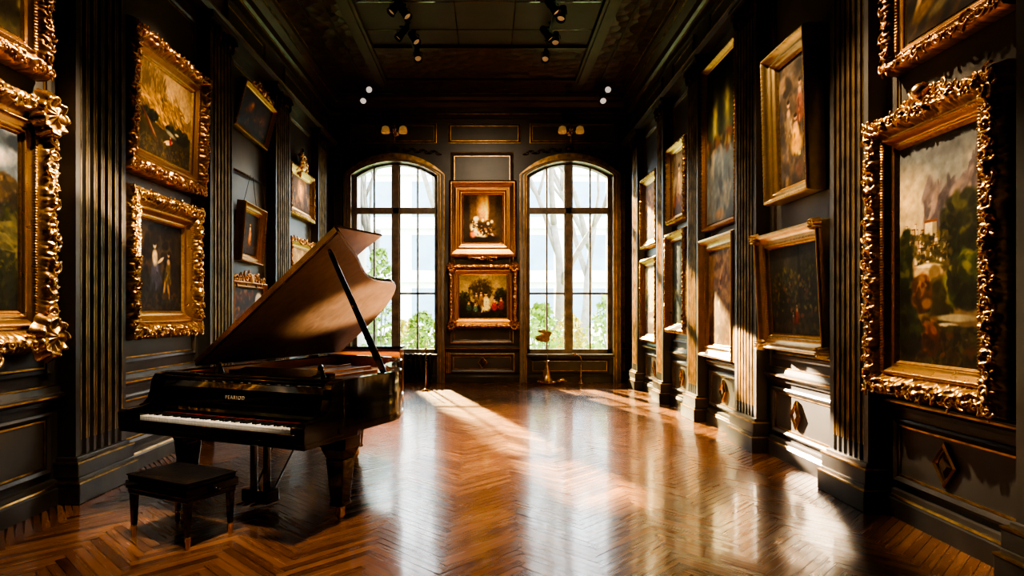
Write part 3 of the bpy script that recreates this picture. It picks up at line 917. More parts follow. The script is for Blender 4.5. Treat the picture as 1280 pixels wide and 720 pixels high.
        for x, y, hh in ((.14, .52, .09), (.42, .56, .12), (.30, .55, .07), (.52, .50, .06)): p.town(1, (x, x+.001, y, y), hh*.5, [(.94, .84, .62)])
        p.dabs(140, (.04, .66, .42, .58), [(.22, .20, .09), (.34, .28, .13), (.16, .15, .07)], .012)
        p.blob(.38, .405, .20, .050, (.76, .64, .42), .2); p.blob(.38, .436, .19, .010, (.94, .84, .62), .4); p.blob(.47, .40, .09, .05, (.46, .36, .22), .3)
        p.tree(.08, .34, .08, .28, (.08, .08, .04), G2, 260)
        p.tree(.52, .27, .15, .10, (.15, .13, .05), [(.28, .24, .10), (.36, .28, .11), (.20, .18, .08)], 260)
        p.tree(.86, .36, .24, .11, (.12, .12, .06), G1, 300); p.tree(.30, .31, .10, .08, (.26, .14, .06), AU, 140)
        p.blob(.72, .205, .28, .020, (.60, .55, .42), .4); p.blob(.62, .175, .14, .012, (.76, .70, .56), .5); p.blob(.72, .15, .28, .025, (.22, .19, .12), .4)
        p.dabs(520, (0, 1, 0, .16), [(.11, .10, .05), (.20, .14, .06), (.15, .14, .07), (.30, .16, .08), (.24, .22, .10)], .014)
        p.tree(.40, .12, .12, .07, (.22, .11, .05), AU, 160); p.tree(.14, .14, .14, .10, (.10, .09, .05), G2, 160)
        return p.done(1.1, (1, .97, .9))
    if kind == 'allegory':     # cloudy figures, wall R upper
        p.sky((.30, .26, .22), (.20, .15, .11), (.46, .40, .36), 4)
        p.dabs(240, (0, 1, 0, 1), [(.34, .28, .22), (.22, .18, .15), (.44, .34, .24), (.30, .28, .30)], .05)
        p.fig(.30, .30, .40, (.42, .34, .24)); p.fig(.68, .46, .36, (.48, .26, .18)); p.fig(.52, .22, .34, (.82, .58, .20), w=1.5)
        p.blob(.58, .30, .20, .08, (.86, .62, .22), .7); p.blob(.60, .10, .14, .1, (.38, .26, .22), .7)
        return p.done(1.0, (1, .96, .9))
    if kind == 'orchard':      # murky garden with red figure, wall R lower
        p.sky((.24, .23, .19), (.16, .15, .10), (.30, .28, .23), 4)
        p.tree(.36, .48, .34, .30, (.16, .17, .08), [(.30, .30, .11), (.24, .24, .10), (.38, .36, .14)], 200)
        p.tree(.80, .56, .22, .30, (.14, .14, .09), G2, 90); p.blob(.62, .6, .04, .5, (.12, .11, .08), .6)
        p.dabs(90, (.1, .9, .2, .7), [(.40, .36, .16), (.44, .24, .14), (.20, .22, .14)], .022)
        p.fig(.54, .06, .30, (.52, .14, .08), w=.9); p.fig(.46, .05, .22, (.42, .16, .08), w=.9)
        p.dabs(60, (0, 1, 0, .12), [(.20, .18, .10), (.32, .28, .15)], .04)
        return p.done(1.0, (1, .97, .9))
    if kind == 'cascade':      # tall green and blue, wall R
        p.sky((.10, .11, .05), (.34, .40, .44), None)
        n = p.noise(3, 4)
        p.mix(np.clip((p.y-.45)*4, 0, 1), (.24, .24, .09)); p.blob(.3, .62, .12, .30, (.62, .56, .22), .9, rag=.5); p.blob(.72, .70, .10, .24, (.56, .50, .20), .9, rag=.5)
        p.blob(.5, .72, .14, .28, (.07, .09, .04), .8, rag=.6); p.blob(.5, .95, .7, .12, (.06, .07, .03), .8)
        p.dabs(120, (0, 1, .36, .52), [(.40, .22, .12), (.16, .15, .09), (.48, .40, .16), (.24, .20, .14)], .03)
        p.dabs(200, (0, 1, 0, .40), [(.34, .40, .46), (.42, .46, .50), (.26, .31, .36), (.50, .48, .44)], .04, .12, 2.6, PI/2)
        p.blob(.45, .04, .2, .05, (.66, .48, .28), .7)
        return p.done(1.0, (1, .98, .92))
    if kind == 'angel':        # warm swirl of drapery
        p.sky((.42, .32, .22), (.46, .30, .17), (.58, .46, .34), 3)
        p.blob(.42, .36, .26, .16, (.88, .70, .34), .7, .5, rag=.5); p.blob(.40, .30, .16, .10, (.96, .86, .60), .7); p.fig(.42, .24, .36, (.90, .70, .36), w=1.5)
        p.fig(.50, .56, .34, (.66, .46, .28)); p.blob(.8, .40, .1, .3, (.36, .20, .14), .8); p.blob(.5, .08, .5, .1, (.66, .44, .22), .8)
        p.dabs(140, (0, 1, 0, 1), [(.52, .38, .24), (.66, .50, .30), (.38, .26, .17)], .05, .12, 2.2)
        return p.done(1.05)
    if kind == 'saint':        # pale standing figure
        p.sky((.40, .36, .30), (.34, .22, .12), (.56, .50, .40), 3)
        p.fig(.45, .12, .70, (.66, .50, .28), (.90, .74, .52), w=1.1); p.blob(.55, .5, .12, .26, (.74, .60, .38), .8); p.dabs(80, (0, 1, 0, .3), AU, .05)
        return p.done(1.0)
    if kind == 'grove':        # dark green upright
        p.sky((.12, .17, .16), (.20, .22, .10), (.22, .27, .24), 3)
        p.tree(.5, .6, .4, .3, (.08, .12, .06), G2 + [(.2, .26, .12)], 120); p.dabs(80, (0, 1, 0, .4), G1, .05)
        return p.done(1.0)
    if kind == 'garland':      # flowers and gold drapery
        p.sky((.34, .24, .13), (.22, .14, .08), (.48, .36, .20), 3)
        p.blob(.55, .55, .2, .34, (.74, .48, .14), .8, .2, rag=.5); p.dabs(120, (.1, .9, .1, .9), [(.60, .40, .16), (.78, .62, .34), (.34, .20, .10)], .05)
        return p.done(1.0)
    # 'lagoon' : pale water and sky
    p.sky((.62, .68, .66), (.80, .68, .44), (.82, .80, .70), 3)
    p.ridge(.34, .06, 4, (.50, .38, .22), (.36, .24, .12)); p.tree(.2, .46, .16, .22, (.24, .20, .09), G1, 60); p.blob(.6, .2, .4, .06, (.78, .72, .56), .7)
    return p.done(1.05)

# ------------------------------------------------------------------ carved frames
def hsh(a, b, k):
    v = np.sin(a*127.1 + b*311.7 + k*74.7)*43758.5453
    return v - np.floor(v)
def worley(u, v, seed):
    iu, iv = np.floor(u), np.floor(v)
    d = np.full(u.shape, 9.0)
    for i in (-1, 0, 1):
        for j in (-1, 0, 1):
            cu, cv = iu+i, iv+j
            pu = cu + .15 + .7*hsh(cu, cv, seed); pv = cv + .15 + .7*hsh(cu, cv, seed+9)
            d = np.minimum(d, (u-pu)**2 + (v-pv)**2)
    return np.sqrt(d)

STY = {   # profile knots (u from outer edge, height), carved band (u0, u1, amplitude, in-plane), bead bands
 'rich':  ([0, .04, .12, .30, .50, .60, .68, .74, .80, .86, .92, .96, 1], [.50, .66, .86, .98, .88, .64, .54, .62, .56, .44, .36, .42, .26], (0, .66, .44, .14), ((.74, .05, .026),)),
 'scroll':([0, .05, .15, .30, .44, .54, .64, .70, .76, .86, .93, 1], [.55, .72, .92, 1.0, .84, .60, .50, .58, .50, .40, .46, .26], (0, .56, .36, .10), ((.70, .05, .024),)),
 'step':  ([0, .05, .10, .22, .30, .48, .60, .64, .76, .84, .92, 1], [.75, .92, 1.0, 1.0, .80, .62, .58, .70, .62, .46, .48, .28], (.10, .24, .08, .02), ((.34, .06, .020), (.88, .05, .012))),
 'plain': ([0, .06, .14, .26, .36, .56, .72, .80, .90, 1], [.80, .96, 1.0, .94, .74, .56, .50, .60, .52, .28], (.72, .86, .10, .0), ((.86, .05, .012),)),
 'leafy': ([0, .06, .16, .34, .50, .62, .74, .84, .92, 1], [.45, .62, .84, .96, .84, .62, .56, .44, .48, .24], (0, .50, .34, .16), ((.62, .06, .02),)),
}

def ornament(s, t, fw, seed):
    """carved relief in 0..1 ; s metres along, t 0..1 across"""
    P = fw*.80
    k = np.round(s/P)
    dx = (s - k*P)/(P*.5); dy = (t-.5)*2
    sg = np.where(np.mod(k, 2) == 0, 1.0, -1.0)
    dyy = dy*sg
    r = np.sqrt(dx*dx + dyy*dyy) + 1e-6
    ph = np.arctan2(dyy, dx)
    spiral = .5 + .5*np.cos(ph + 6.5*r)
    env = np.exp(-(r/.85)**4)
    lobes = (.5 + .5*np.cos(ph*7 + 2*r))*np.clip(1.4-r, 0, 1)*np.clip(r*2-.6, 0, 1)
    c = fw*.13
    bump = 1 - np.clip(worley(s/c, t*fw*.58/c, seed), 0, 1)
    bump2 = 1 - np.clip(worley(s/c*2.1, t*fw*.58/c*2.1, seed+3), 0, 1)
    o = .42*spiral*env + .26*lobes + .36*bump**1.2 + .14*bump2
    return np.clip(o, 0, 1.05)

def frame_mesh(w, h, fw, dep, sty, seed, step):
    us, zs, (b0, b1, amp, ip), beads = STY[sty][0], STY[sty][1], STY[sty][2], STY[sty][3]
    npf = max(14, min(46, int(fw/step)))
    u = np.linspace(0, 1, npf)
    z = np.interp(u, us, zs)
    cols_u = np.concatenate([[0, 0], u, [1, 1]]); cols_z = np.concatenate([[0, zs[0]*.5], z, [zs[-1]*.6, 0.02]])
    m = len(cols_u)
    P = []; Cc = []
    dirs = [((-1, -1), (1, 0), (0, 1), w), ((1, -1), (0, 1), (-1, 0), h), ((1, 1), (-1, 0), (0, -1), w), ((-1, 1), (0, -1), (1, 0), h)]
    for (cx, cy), dr, inn, Ln in dirs:
        n = max(16, int(Ln/step))
        q = np.linspace(0, 1, n, endpoint=False)[:, None]
        ins = cols_u[None, :]*fw
        s = (q-.5)*(Ln - 2*ins)                     # along, from the middle
        tband = (cols_u - b0)/max(b1-b0, 1e-3)
        inb = ((tband >= 0) & (tband <= 1)).astype(float)
        tt = np.clip(tband, 0, 1)[None, :] + 0*s
        o = ornament(s, tt, fw*(b1-b0)/.58, seed)
        edge = np.minimum(np.clip(tband*6+.9 if b0 == 0 else tband*6, 0, 1), np.clip((1-tband)*5, 0, 1))*inb
        edge[:2] = 0
        zz = cols_z[None, :]*dep*(1 - (amp*.5)*edge[None, :]) + o*amp*dep*edge[None, :]
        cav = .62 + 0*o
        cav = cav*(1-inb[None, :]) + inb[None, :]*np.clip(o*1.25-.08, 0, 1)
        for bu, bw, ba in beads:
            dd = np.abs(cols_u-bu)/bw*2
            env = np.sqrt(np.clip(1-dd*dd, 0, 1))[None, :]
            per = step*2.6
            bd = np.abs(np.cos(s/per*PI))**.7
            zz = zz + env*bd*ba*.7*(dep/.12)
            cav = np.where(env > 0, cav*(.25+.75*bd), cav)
        # ragged outer silhouette
        of = np.clip(1 - cols_u/.10, 0, 1); of[:1] = 0
        push = (o[:, 2:3]-.42)*ip*fw*1.3*of[None, :] if ip else 0*s
        d_in = ins - push
        x = cx*w/2 + dr[0]*(s + (Ln/2)) + inn[0]*d_in
        y = cy*h/2 + dr[1]*(s + (Ln/2)) + inn[1]*d_in
        P.append(np.stack([x, y, zz], -1)); Cc.append(cav)
    P = np.concatenate(P); Cc = np.concatenate(Cc)
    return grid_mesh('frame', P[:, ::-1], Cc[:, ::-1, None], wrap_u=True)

def shell_mesh(rad, dep, seed, lobes=9):
    nr, na = 22, 72
    r = np.linspace(0.02, 1, nr)[None, :]; a = np.linspace(0, 2*PI, na, endpoint=False)[:, None]
    rim = 1 + .13*np.abs(np.cos(a*lobes/2)) - .06
    fl = np.abs(np.cos(a*lobes/2))
    o = np.clip(1-worley(r*3*np.cos(a)+9, r*3*np.sin(a)+9, seed), 0, 1)
    ring = np.exp(-((r-.72)/.12)**2)*.3 + np.exp(-(r/.20)**2)*.42
    zz = dep*((1-r**3)*(.35+.5*fl*r) + ring + .18*o)
    rr = r*rim*rad
    P = np.stack([rr*np.cos(a), rr*np.sin(a), zz], -1)
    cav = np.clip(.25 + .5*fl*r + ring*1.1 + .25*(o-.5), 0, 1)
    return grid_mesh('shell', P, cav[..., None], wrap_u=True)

def leaf_scrolls(mb, path, size, seed):
    """acanthus curls strewn along a path of (x, y, z)"""
    rg = random.Random(seed)
    for i, (x, y, z) in enumerate(path):
        s = 1 if i % 2 else -1
        a0 = rg.random()*6.28; k = size*(.7+.6*rg.random())
        pts = [(x + k*(1-t/7.5)*math.cos(a0+s*t), y + k*(1-t/7.5)*math.sin(a0+s*t), z + k*.25*math.sin(t*.5)) for t in np.linspace(0, 5.6, 16)]
        mb.tube(pts, [k*.24*(1-j/22) for j in range(16)], 6)
        mb.blob((x, y, z+k*.15), k*.30, k*.30, k*.26, 8, 5)
        for q in range(2):
            b = a0 + 2.2 + q*1.1
            mb.blob((x+k*1.05*math.cos(b), y+k*1.05*math.sin(b), z), k*.55, k*.2, k*.2, 7, 5, Matrix.Rotation(b, 4, 'Z'))

NPIC = [0]
def picture(side, a0, a1, z0, z1, fw, dep, sty, mat, subject, label, group=None, lean=0.0, roll=0.0, out=.012, yaw=0.0,
            corners=0.0, crest=None, curls=0, res=120, step=.012, wires=0.0):
    NPIC[0] += 1
    seed = NPIC[0]
    w, h = a1-a0, z1-z0
    ca, cz = (a0+a1)/2, (z0+z1)/2
    if lean: out = out + abs(math.sin(lean))*h/2
    root = empty('framed_painting', mat=wall_mat(side, ca, cz, out, lean, roll, yaw))
    tag(root, label, 'painting', group)
    me = frame_mesh(w, h, fw, dep, sty, seed, step)
    link('frame', me, mat, root)
    cw, ch = w-2*fw, h-2*fw
    # gilt slip
    sl = MB()
    sweep_rect(sl, Matrix.Identity(4), -cw/2-.008, cw/2+.008, -ch/2-.008, ch/2+.008, [(0, .03), (0, dep*.30), (.012, dep*.34), (.03, dep*.22), (.034, .045)])
    fix_normals(sl.build('slip', M['slip'], root))
    A = art(subject, cw, ch, seed*13+5, res)
    H, W, _ = A.shape
    X, Y = np.meshgrid(np.linspace(-cw/2+.02, cw/2-.02, W), np.linspace(-ch/2+.02, ch/2-.02, H))
    P = np.stack([X, Y, np.full_like(X, .045)], -1)
    link('canvas', grid_mesh('canvas', np.swapaxes(P, 0, 1), np.swapaxes(A, 0, 1)), M['canvas'], root)
    MB().box(-w/2+fw*.35, w/2-fw*.35, -h/2+fw*.35, h/2-fw*.35, .0, .035).build('backing', M['backing'], root)
    if corners:
        sm = shell_mesh(corners, dep*.75, seed)
        for sx in (-1, 1):
            for sy in (-1, 1):
                o = link('corner_shell', sm, mat, root)
                o.location = (sx*(w/2-corners*.62), sy*(h/2-corners*.62), dep*.62)
    if curls:
        rg = random.Random(seed)
        mb = MB(); pth = []
        for e in range(4):
            L_ = w if e in (0, 2) else h
            n = int(L_/(curls*1.55))
            for i in range(n):
                s = -L_/2 + (i+.5)*L_/n; d = fw*(.16 + .16*rg.random())
                x, y = ((s, -h/2+d), (w/2-d, s), (s, h/2-d), (-w/2+d, s))[e]
                pth.append((x, y, dep*.92))
        leaf_scrolls(mb, pth, curls*.60, seed)
        link('carved_leaves', mb.build('tmp', mat, root, True).data, None, None) if False else None
        o = mb.build('carved_leaves', mat, root, True)
        ca_ = o.data.color_attributes.new('Col', 'FLOAT_COLOR', 'POINT')
        ca_.data.foreach_set('color', np.tile(np.array([.72, .72, .72, 1], np.float32), len(o.data.vertices)))
    if crest:
        cwid, chei, top = crest
        mb = MB()
        n = max(5, int(cwid/.11))
        pth = []
        for i in range(n):
            t = (i+.5)/n*2-1
            pth.append((t*cwid/2, top*(h/2 + chei*.42*(1-t*t)), dep*.7))
        leaf_scrolls(mb, pth, chei*.42, seed+5)
        mb.tube([(cwid/2*t, top*(h/2+chei*.30*(1-t*t)), dep*.7) for t in np.linspace(-1, 1, 15)], chei*.10, 8)
        mb.blob((0, top*(h/2+chei*.30), dep*.75), chei*.5, chei*.5, dep*.4, 12, 7)
        o = mb.build('crest', mat, root, True)
        ca_ = o.data.color_attributes.new('Col', 'FLOAT_COLOR', 'POINT')
        ca_.data.foreach_set('color', np.tile(np.array([.68, .68, .68, 1], np.float32), len(o.data.vertices)))
    if wires:
        mb = MB()
        for s in (-1, 1):
            mb.tube([(s*w*.30, h/2-.02, .02), (s*w*.06, h/2+wires, .005)], .004, 5)
        mb.build('hanging_wire', M['iron'], root)
    return root

UPL, LWL = 'gilt framed paintings on the window-light side wall', None
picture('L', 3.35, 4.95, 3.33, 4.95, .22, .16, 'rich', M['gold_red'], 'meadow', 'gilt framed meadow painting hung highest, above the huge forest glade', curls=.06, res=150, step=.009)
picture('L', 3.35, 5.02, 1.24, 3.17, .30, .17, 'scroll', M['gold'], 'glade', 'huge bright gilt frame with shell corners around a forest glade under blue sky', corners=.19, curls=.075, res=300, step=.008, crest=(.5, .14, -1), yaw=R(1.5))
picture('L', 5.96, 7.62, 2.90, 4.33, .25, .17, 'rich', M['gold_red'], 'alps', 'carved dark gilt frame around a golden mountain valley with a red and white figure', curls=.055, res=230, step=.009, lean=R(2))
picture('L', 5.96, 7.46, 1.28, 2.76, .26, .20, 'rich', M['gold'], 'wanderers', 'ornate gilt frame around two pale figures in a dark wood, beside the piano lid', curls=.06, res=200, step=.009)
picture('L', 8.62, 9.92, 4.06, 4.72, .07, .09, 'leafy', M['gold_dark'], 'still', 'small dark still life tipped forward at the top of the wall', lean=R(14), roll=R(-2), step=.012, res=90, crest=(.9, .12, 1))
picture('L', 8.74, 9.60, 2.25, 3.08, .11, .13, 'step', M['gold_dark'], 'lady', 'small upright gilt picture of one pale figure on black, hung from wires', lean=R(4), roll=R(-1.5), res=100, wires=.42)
picture('L', 8.55, 9.85, .98, 1.98, .09, .10, 'plain', M['gold_dark'], 'thicket', 'brown thicket picture with a painted window reflection, half behind the piano lid', crest=(1.15, .16, 1), res=90)
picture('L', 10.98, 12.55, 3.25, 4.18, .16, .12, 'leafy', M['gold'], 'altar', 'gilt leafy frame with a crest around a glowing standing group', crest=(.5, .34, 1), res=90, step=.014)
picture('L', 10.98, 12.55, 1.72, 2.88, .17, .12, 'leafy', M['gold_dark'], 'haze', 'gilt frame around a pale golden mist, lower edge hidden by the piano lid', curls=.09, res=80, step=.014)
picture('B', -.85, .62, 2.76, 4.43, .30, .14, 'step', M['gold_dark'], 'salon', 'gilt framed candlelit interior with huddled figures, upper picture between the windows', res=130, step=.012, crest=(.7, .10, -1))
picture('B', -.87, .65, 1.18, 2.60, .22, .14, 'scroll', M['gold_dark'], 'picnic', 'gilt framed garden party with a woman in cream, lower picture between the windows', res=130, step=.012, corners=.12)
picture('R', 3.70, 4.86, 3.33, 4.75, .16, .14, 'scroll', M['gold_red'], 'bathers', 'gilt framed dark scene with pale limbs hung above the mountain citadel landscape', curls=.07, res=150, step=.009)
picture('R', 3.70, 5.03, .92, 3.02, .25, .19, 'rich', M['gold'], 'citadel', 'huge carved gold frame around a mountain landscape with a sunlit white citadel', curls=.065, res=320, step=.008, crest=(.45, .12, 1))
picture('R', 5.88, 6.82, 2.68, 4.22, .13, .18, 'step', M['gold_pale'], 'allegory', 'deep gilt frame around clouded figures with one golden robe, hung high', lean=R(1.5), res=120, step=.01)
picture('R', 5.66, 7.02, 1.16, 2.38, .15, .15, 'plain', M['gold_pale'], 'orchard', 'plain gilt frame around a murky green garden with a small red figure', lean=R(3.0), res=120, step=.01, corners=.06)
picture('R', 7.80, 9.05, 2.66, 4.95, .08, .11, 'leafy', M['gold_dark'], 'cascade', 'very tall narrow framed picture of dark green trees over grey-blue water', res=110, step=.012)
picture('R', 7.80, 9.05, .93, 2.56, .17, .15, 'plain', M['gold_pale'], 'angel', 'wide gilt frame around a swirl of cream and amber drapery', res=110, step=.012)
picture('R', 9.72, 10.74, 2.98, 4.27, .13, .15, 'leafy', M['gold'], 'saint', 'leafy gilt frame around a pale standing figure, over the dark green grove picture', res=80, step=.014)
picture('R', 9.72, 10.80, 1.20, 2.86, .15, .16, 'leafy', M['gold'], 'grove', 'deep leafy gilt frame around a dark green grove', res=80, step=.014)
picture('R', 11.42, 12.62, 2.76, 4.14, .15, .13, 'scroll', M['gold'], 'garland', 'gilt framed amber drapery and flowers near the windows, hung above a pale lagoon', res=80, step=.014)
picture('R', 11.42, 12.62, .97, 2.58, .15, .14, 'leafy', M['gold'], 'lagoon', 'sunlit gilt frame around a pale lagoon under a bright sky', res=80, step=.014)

# hanging rail of the third bay
rb = MB(); rb.tube([(XL+.03, 8.55, 3.50), (XL+.03, 9.98, 3.53)], .016, 8)
trim(rb, M['gold_dark'], True)

# ------------------------------------------------------------------ diamond plaques
def plaque(side, along, z, s, label):
    root = empty('diamond_plaque', mat=wall_mat(side, along, z, .0, roll=0))
    tag(root, label, 'plaque')
    mb = MB()
    k = s
    for a, b, c in (((0, 0), 0, .012),):
        pass
    def dia(r, z_): return [(0, -r*1.15, z_), (r*.85, 0, z_), (0, r*1.15, z_), (-r*.85, 0, z_)]
    rings = [dia(k, .0), dia(k, .025), dia(k*.86, .034), dia(k*.72, .024), dia(k*.66, .012)]
    vs = [p for r in rings for p in r]
    fs = [(j*4+i, j*4+(i+1) % 4, (j+1)*4+(i+1) % 4, (j+1)*4+i) for j in range(4) for i in range(4)]
    mb.add(vs, fs); fix_normals(mb.build('gilt_border', M['brass'], root))
    m2 = MB()
    vs = dia(k*.66, .010) + dia(k*.30, .030)
    m2.add(vs, [(i, (i+1) % 4, 4+(i+1) % 4, 4+i) for i in range(4)] + [(4, 5, 6, 7)])
    fix_normals(m2.build('stone_boss', M['walnut'], root))
    return root
plaque('R', 4.35, .505, .135, 'brass diamond plaque on the dark wainscot under the citadel landscape')
plaque('R', 6.45, .505, .13, 'brass diamond plaque on the sunlit wainscot under the murky garden picture')
plaque('R', 8.45, .505, .13, 'brass diamond plaque on the sunlit wainscot under the cream drapery picture')
plaque('R', 10.25, .505, .12, 'brass diamond plaque on the wainscot under the dark green grove picture')
plaque('R', 11.95, .505, .12, 'brass diamond plaque on the wainscot under the pale lagoon picture')
plaque('B', -.12, .43, .13, 'brass diamond plaque on the back wall below the garden party picture')

# ------------------------------------------------------------------ grand piano  (local x = along the keys, y = towards the tail)
PC = (-2.02, 4.71, 0.0)
pn = empty('grand_piano', PC, R(-24))
tag(pn, 'black lacquered grand piano with its lid propped open, beside the wall of paintings', 'piano')
ZT, ZB = 1.06, .66
def spline(pts, n=8):
    out = []
    P_ = [Vector(p) for p in pts]
    for i in range(len(P_)-1):
        p0 = P_[max(i-1, 0)]; p1 = P_[i]; p2 = P_[i+1]; p3 = P_[min(i+2, len(P_)-1)]
        for k in range(n):
            t = k/n
            out.append(.5*((2*p1) + (p2-p0)*t + (2*p0-5*p1+4*p2-p3)*t*t + (3*p1-p0-3*p2+p3)*t**3))
    out.append(P_[-1])
    return out
right = spline([(.93, .26), (.93, .75), (.92, 1.05), (.82, 1.28), (.60, 1.50), (.44, 1.72), (.36, 1.98), (.22, 2.26), (-.02, 2.46), (-.40, 2.55), (-.87, 2.57)], 6)
outline = [(-.87, .26)] + [(p.x, p.y) for p in right]          # front-left, front-right ... tail-left
def inset(poly, d):
    n = len(poly); out = []
    for i in range(n):
        a, b, c = Vector(poly[i-1]), Vector(poly[i]), Vector(poly[(i+1) % n])
        e1 = (b-a).normalized(); e2 = (c-b).normalized()
        n1 = Vector((-e1.y, e1.x)); n2 = Vector((-e2.y, e2.x))
        m = (n1+n2)
        m = m/max(.3, m.length_squared)*2 if m.length > .1 else n1
        out.append((b.x+m.x*d, b.y+m.y*d))
    return out
f_xy = lambda p, q, a: (p, q, a)
def rimstrip(mb, path0, path1, z0, z1):
    n = len(path0)
    vs = [(x, y, z0) for x, y in path0] + [(x, y, z1) for x, y in path0] + [(x, y, z0) for x, y in path1] + [(x, y, z1) for x, y in path1]
    fs = []
    for i in range(n-1):
        fs += [(i, i+1, n+i+1, n+i), (2*n+i+1, 2*n+i, 3*n+i, 3*n+i+1), (n+i, n+i+1, 3*n+i+1, 3*n+i), (i+1, i, 2*n+i, 2*n+i+1)]
    fs += [(0, n, 3*n, 2*n), (n-1, 3*n-1, 4*n-1, 2*n-1)]
    mb.add(vs, fs)
loop = outline[1:] + [outline[0]]        # right front ... tail ... left front (open towards the keys)
ins1 = inset(outline, .055); ins1 = ins1[1:] + [ins1[0]]
ins2 = inset(outline, .070); ins2 = ins2[1:] + [ins2[0]]
mb = MB(); rimstrip(mb, loop, ins1, ZB, ZT)
rim = fix_normals(mb.build('rim', M['black'], pn, bevel=.006))
mb = MB(); rimstrip(mb, ins1, ins2, .80, ZT-.012)
fix_normals(mb.build('inner_rim', M['mahogany'], pn))
mb = MB(); mo = inset(outline, -.012); mo = mo[1:] + [mo[0]]
rimstrip(mb, mo, loop, ZB+.02, ZB+.055)
fix_normals(mb.build('rim_moulding', M['black'], pn))
mb = MB(); mb.prism(inset(outline, .05), ZB, ZB+.03, f_xy)
fix_normals(mb.build('bottom_board', M['lacquer_brown'], pn))
mb = MB(); mb.prism(inset(outline, .06), .865, .885, f_xy)
fix_normals(mb.build('soundboard', M['spruce'], pn))
pl = inset(outline, .13)
mb = MB()
pl2 = inset(outline, .27)
n = len(pl)
vs = [(x, y, .93) for x, y in pl] + [(x, y, .93) for x, y in pl2] + [(x, y, .95) for x, y in pl] + [(x, y, .95) for x, y in pl2]
fs = []
for i in range(n):
    k = (i+1) % n
    fs += [(i, k, n+k, n+i), (2*n+i, 3*n+i, 3*n+k, 2*n+k), (i, 2*n+i, 2*n+k, k), (n+i, n+k, 3*n+k, 3*n+i)]
mb.add(vs, fs)
mb.box(-.78, .82, .46, .80, .93, .955)
fix_normals(mb.build('iron_plate', M['plate'], pn, bevel=.004))
for x, y1 in ((-.45, 2.28), (-.10, 2.15), (.18, 1.85), (.48, 1.40)):
    MB().box(x-.016, x+.016, .78, y1, .935, .985).build('plate_strut', M['plate'], pn, bevel=.004)
st = MB()
for i in range(60):
    x = -.74 + i*.0255
    ye = 2.28 if x < -.2 else max(1.0, 2.25 - (x+.2)*1.45)
    st.tube([(x, .60, .972), (x - .05, ye, .965)], .0016, 4)
o = st.build('strings', M['steel'], pn); o['kind'] = 'stuff'
tp = MB()
for i in range(60):
    for k in range(3): tp.box(-.745+i*.0255, -.738+i*.0255, .50+k*.03, .507+k*.03, .955, .99)
o = tp.build('tuning_pins', M['steel'], pn); o['kind'] = 'stuff'
dm = MB()
for i in range(44): dm.box(-.74+i*.0255, -.72+i*.0255, .86, .94, .975, 1.03)
dm.build('damper_rail', M['black'], pn)
bridge = MB(); bridge.tube([(.62, 1.1, .895), (.32, 1.5, .895), (.02, 1.95, .895), (-.4, 2.28, .895)], .018, 6)
bridge.build('bridge', M['mahogany'], pn)
# arms with their swept fronts
AP = [(-.12, ZB), (-.125, .775), (-.10, .80), (.03, .805), (.09, .82), (.135, .86), (.16, .93), (.17, 1.0), (.20, 1.045), (.27, ZT), (.32, ZT), (.32, ZB)]
for x0, x1 in ((-.875, -.80), (.855, .935)):
    mb = MB(); mb.prism(AP, x0, x1, lambda p, q, a: (a, p, q))
    fix_normals(mb.build('arm', M['black'], pn, bevel=.008))
mb = MB()
mb.box(-.86, .92, .255, .38, ZT-.03, ZT)
mb.box(-.84, .90, .215, .27, ZT-.055, ZT-.022)
mb.build('front_rail', M['black'], pn, bevel=.008)
mb = MB()
FB = [(.17, .775), (.185, .80), (.19, .96), (.225, 1.01), (.27, 1.01), (.27, .775)]
mb.prism(FB, -.80, .855, lambda p, q, a: (a, p, q))
fix_normals(mb.build('fallboard', M['black'], pn, bevel=.004))
mb = MB(); mb.box(-.80, .855, .178, .188, .845, .85); mb.build('fallboard_rule', M['lacquer_brown'], pn)
fc = bpy.data.curves.new('lettering', 'FONT')
fc.body = 'PEARIOD'; fc.size = .040; fc.extrude = .001; fc.align_x = 'CENTER'; fc.space_character = 1.25
ft = bpy.data.objects.new('text_source', fc); C.objects.link(ft)
bpy.context.view_layer.update()
tme = bpy.data.meshes.new_from_object(ft.evaluated_get(bpy.context.evaluated_depsgraph_get()))
bpy.data.objects.remove(ft); tme.materials.clear()
fo = link('lettering', tme, M['letter'], pn)
fo.location = (.02, .1835, .885); fo.rotation_euler = (PI/2, 0, 0)
mb = MB()
mb.box(-.80, .855, -.115, -.055, ZB+.005, .728)
mb.build('key_slip', M['black'], pn, bevel=.008)
mb = MB(); mb.box(-.87, .93, -.11, .5, ZB-.035, ZB+.02)
mb.build('key_bed', M['black'], pn, bevel=.01)
for x0, x1 in ((-.80, -.715), (.765, .855)):
    MB().box(x0, x1, -.06, .17, ZB, .765).build('key_block', M['black'], pn, bevel=.008)
MB().box(-.715, .765, .165, .172, .735, .752).build('key_felt', M['felt'], pn)
kw = 1.48/52
wk = MB().box(.0006, kw-.0006, 0, .155, 0, .030).build('white_key', M['ivory'], None, bevel=.0015)
for i in range(52):
    k = wk if i == 0 else wk.copy()
    if i: C.objects.link(k)
    k.parent = pn
    k.location = (-.715 + i*kw, -.052, .718 + random.uniform(-.0006, .0006))
bk = MB()
bk.taper(0, .05, 0, .013, .0075, .0055, .048, .046)
bk = bk.build('black_key', M['ebony'], None, bevel=.0015)
nb = 0
for i in range(51):
    if (i % 7) in (0, 2, 3, 5, 6):
        k = bk if nb == 0 else bk.copy()
        if nb: C.objects.link(k)
        nb += 1
        k.parent = pn; k.location = (-.715 + (i+1)*kw, .005, .748)
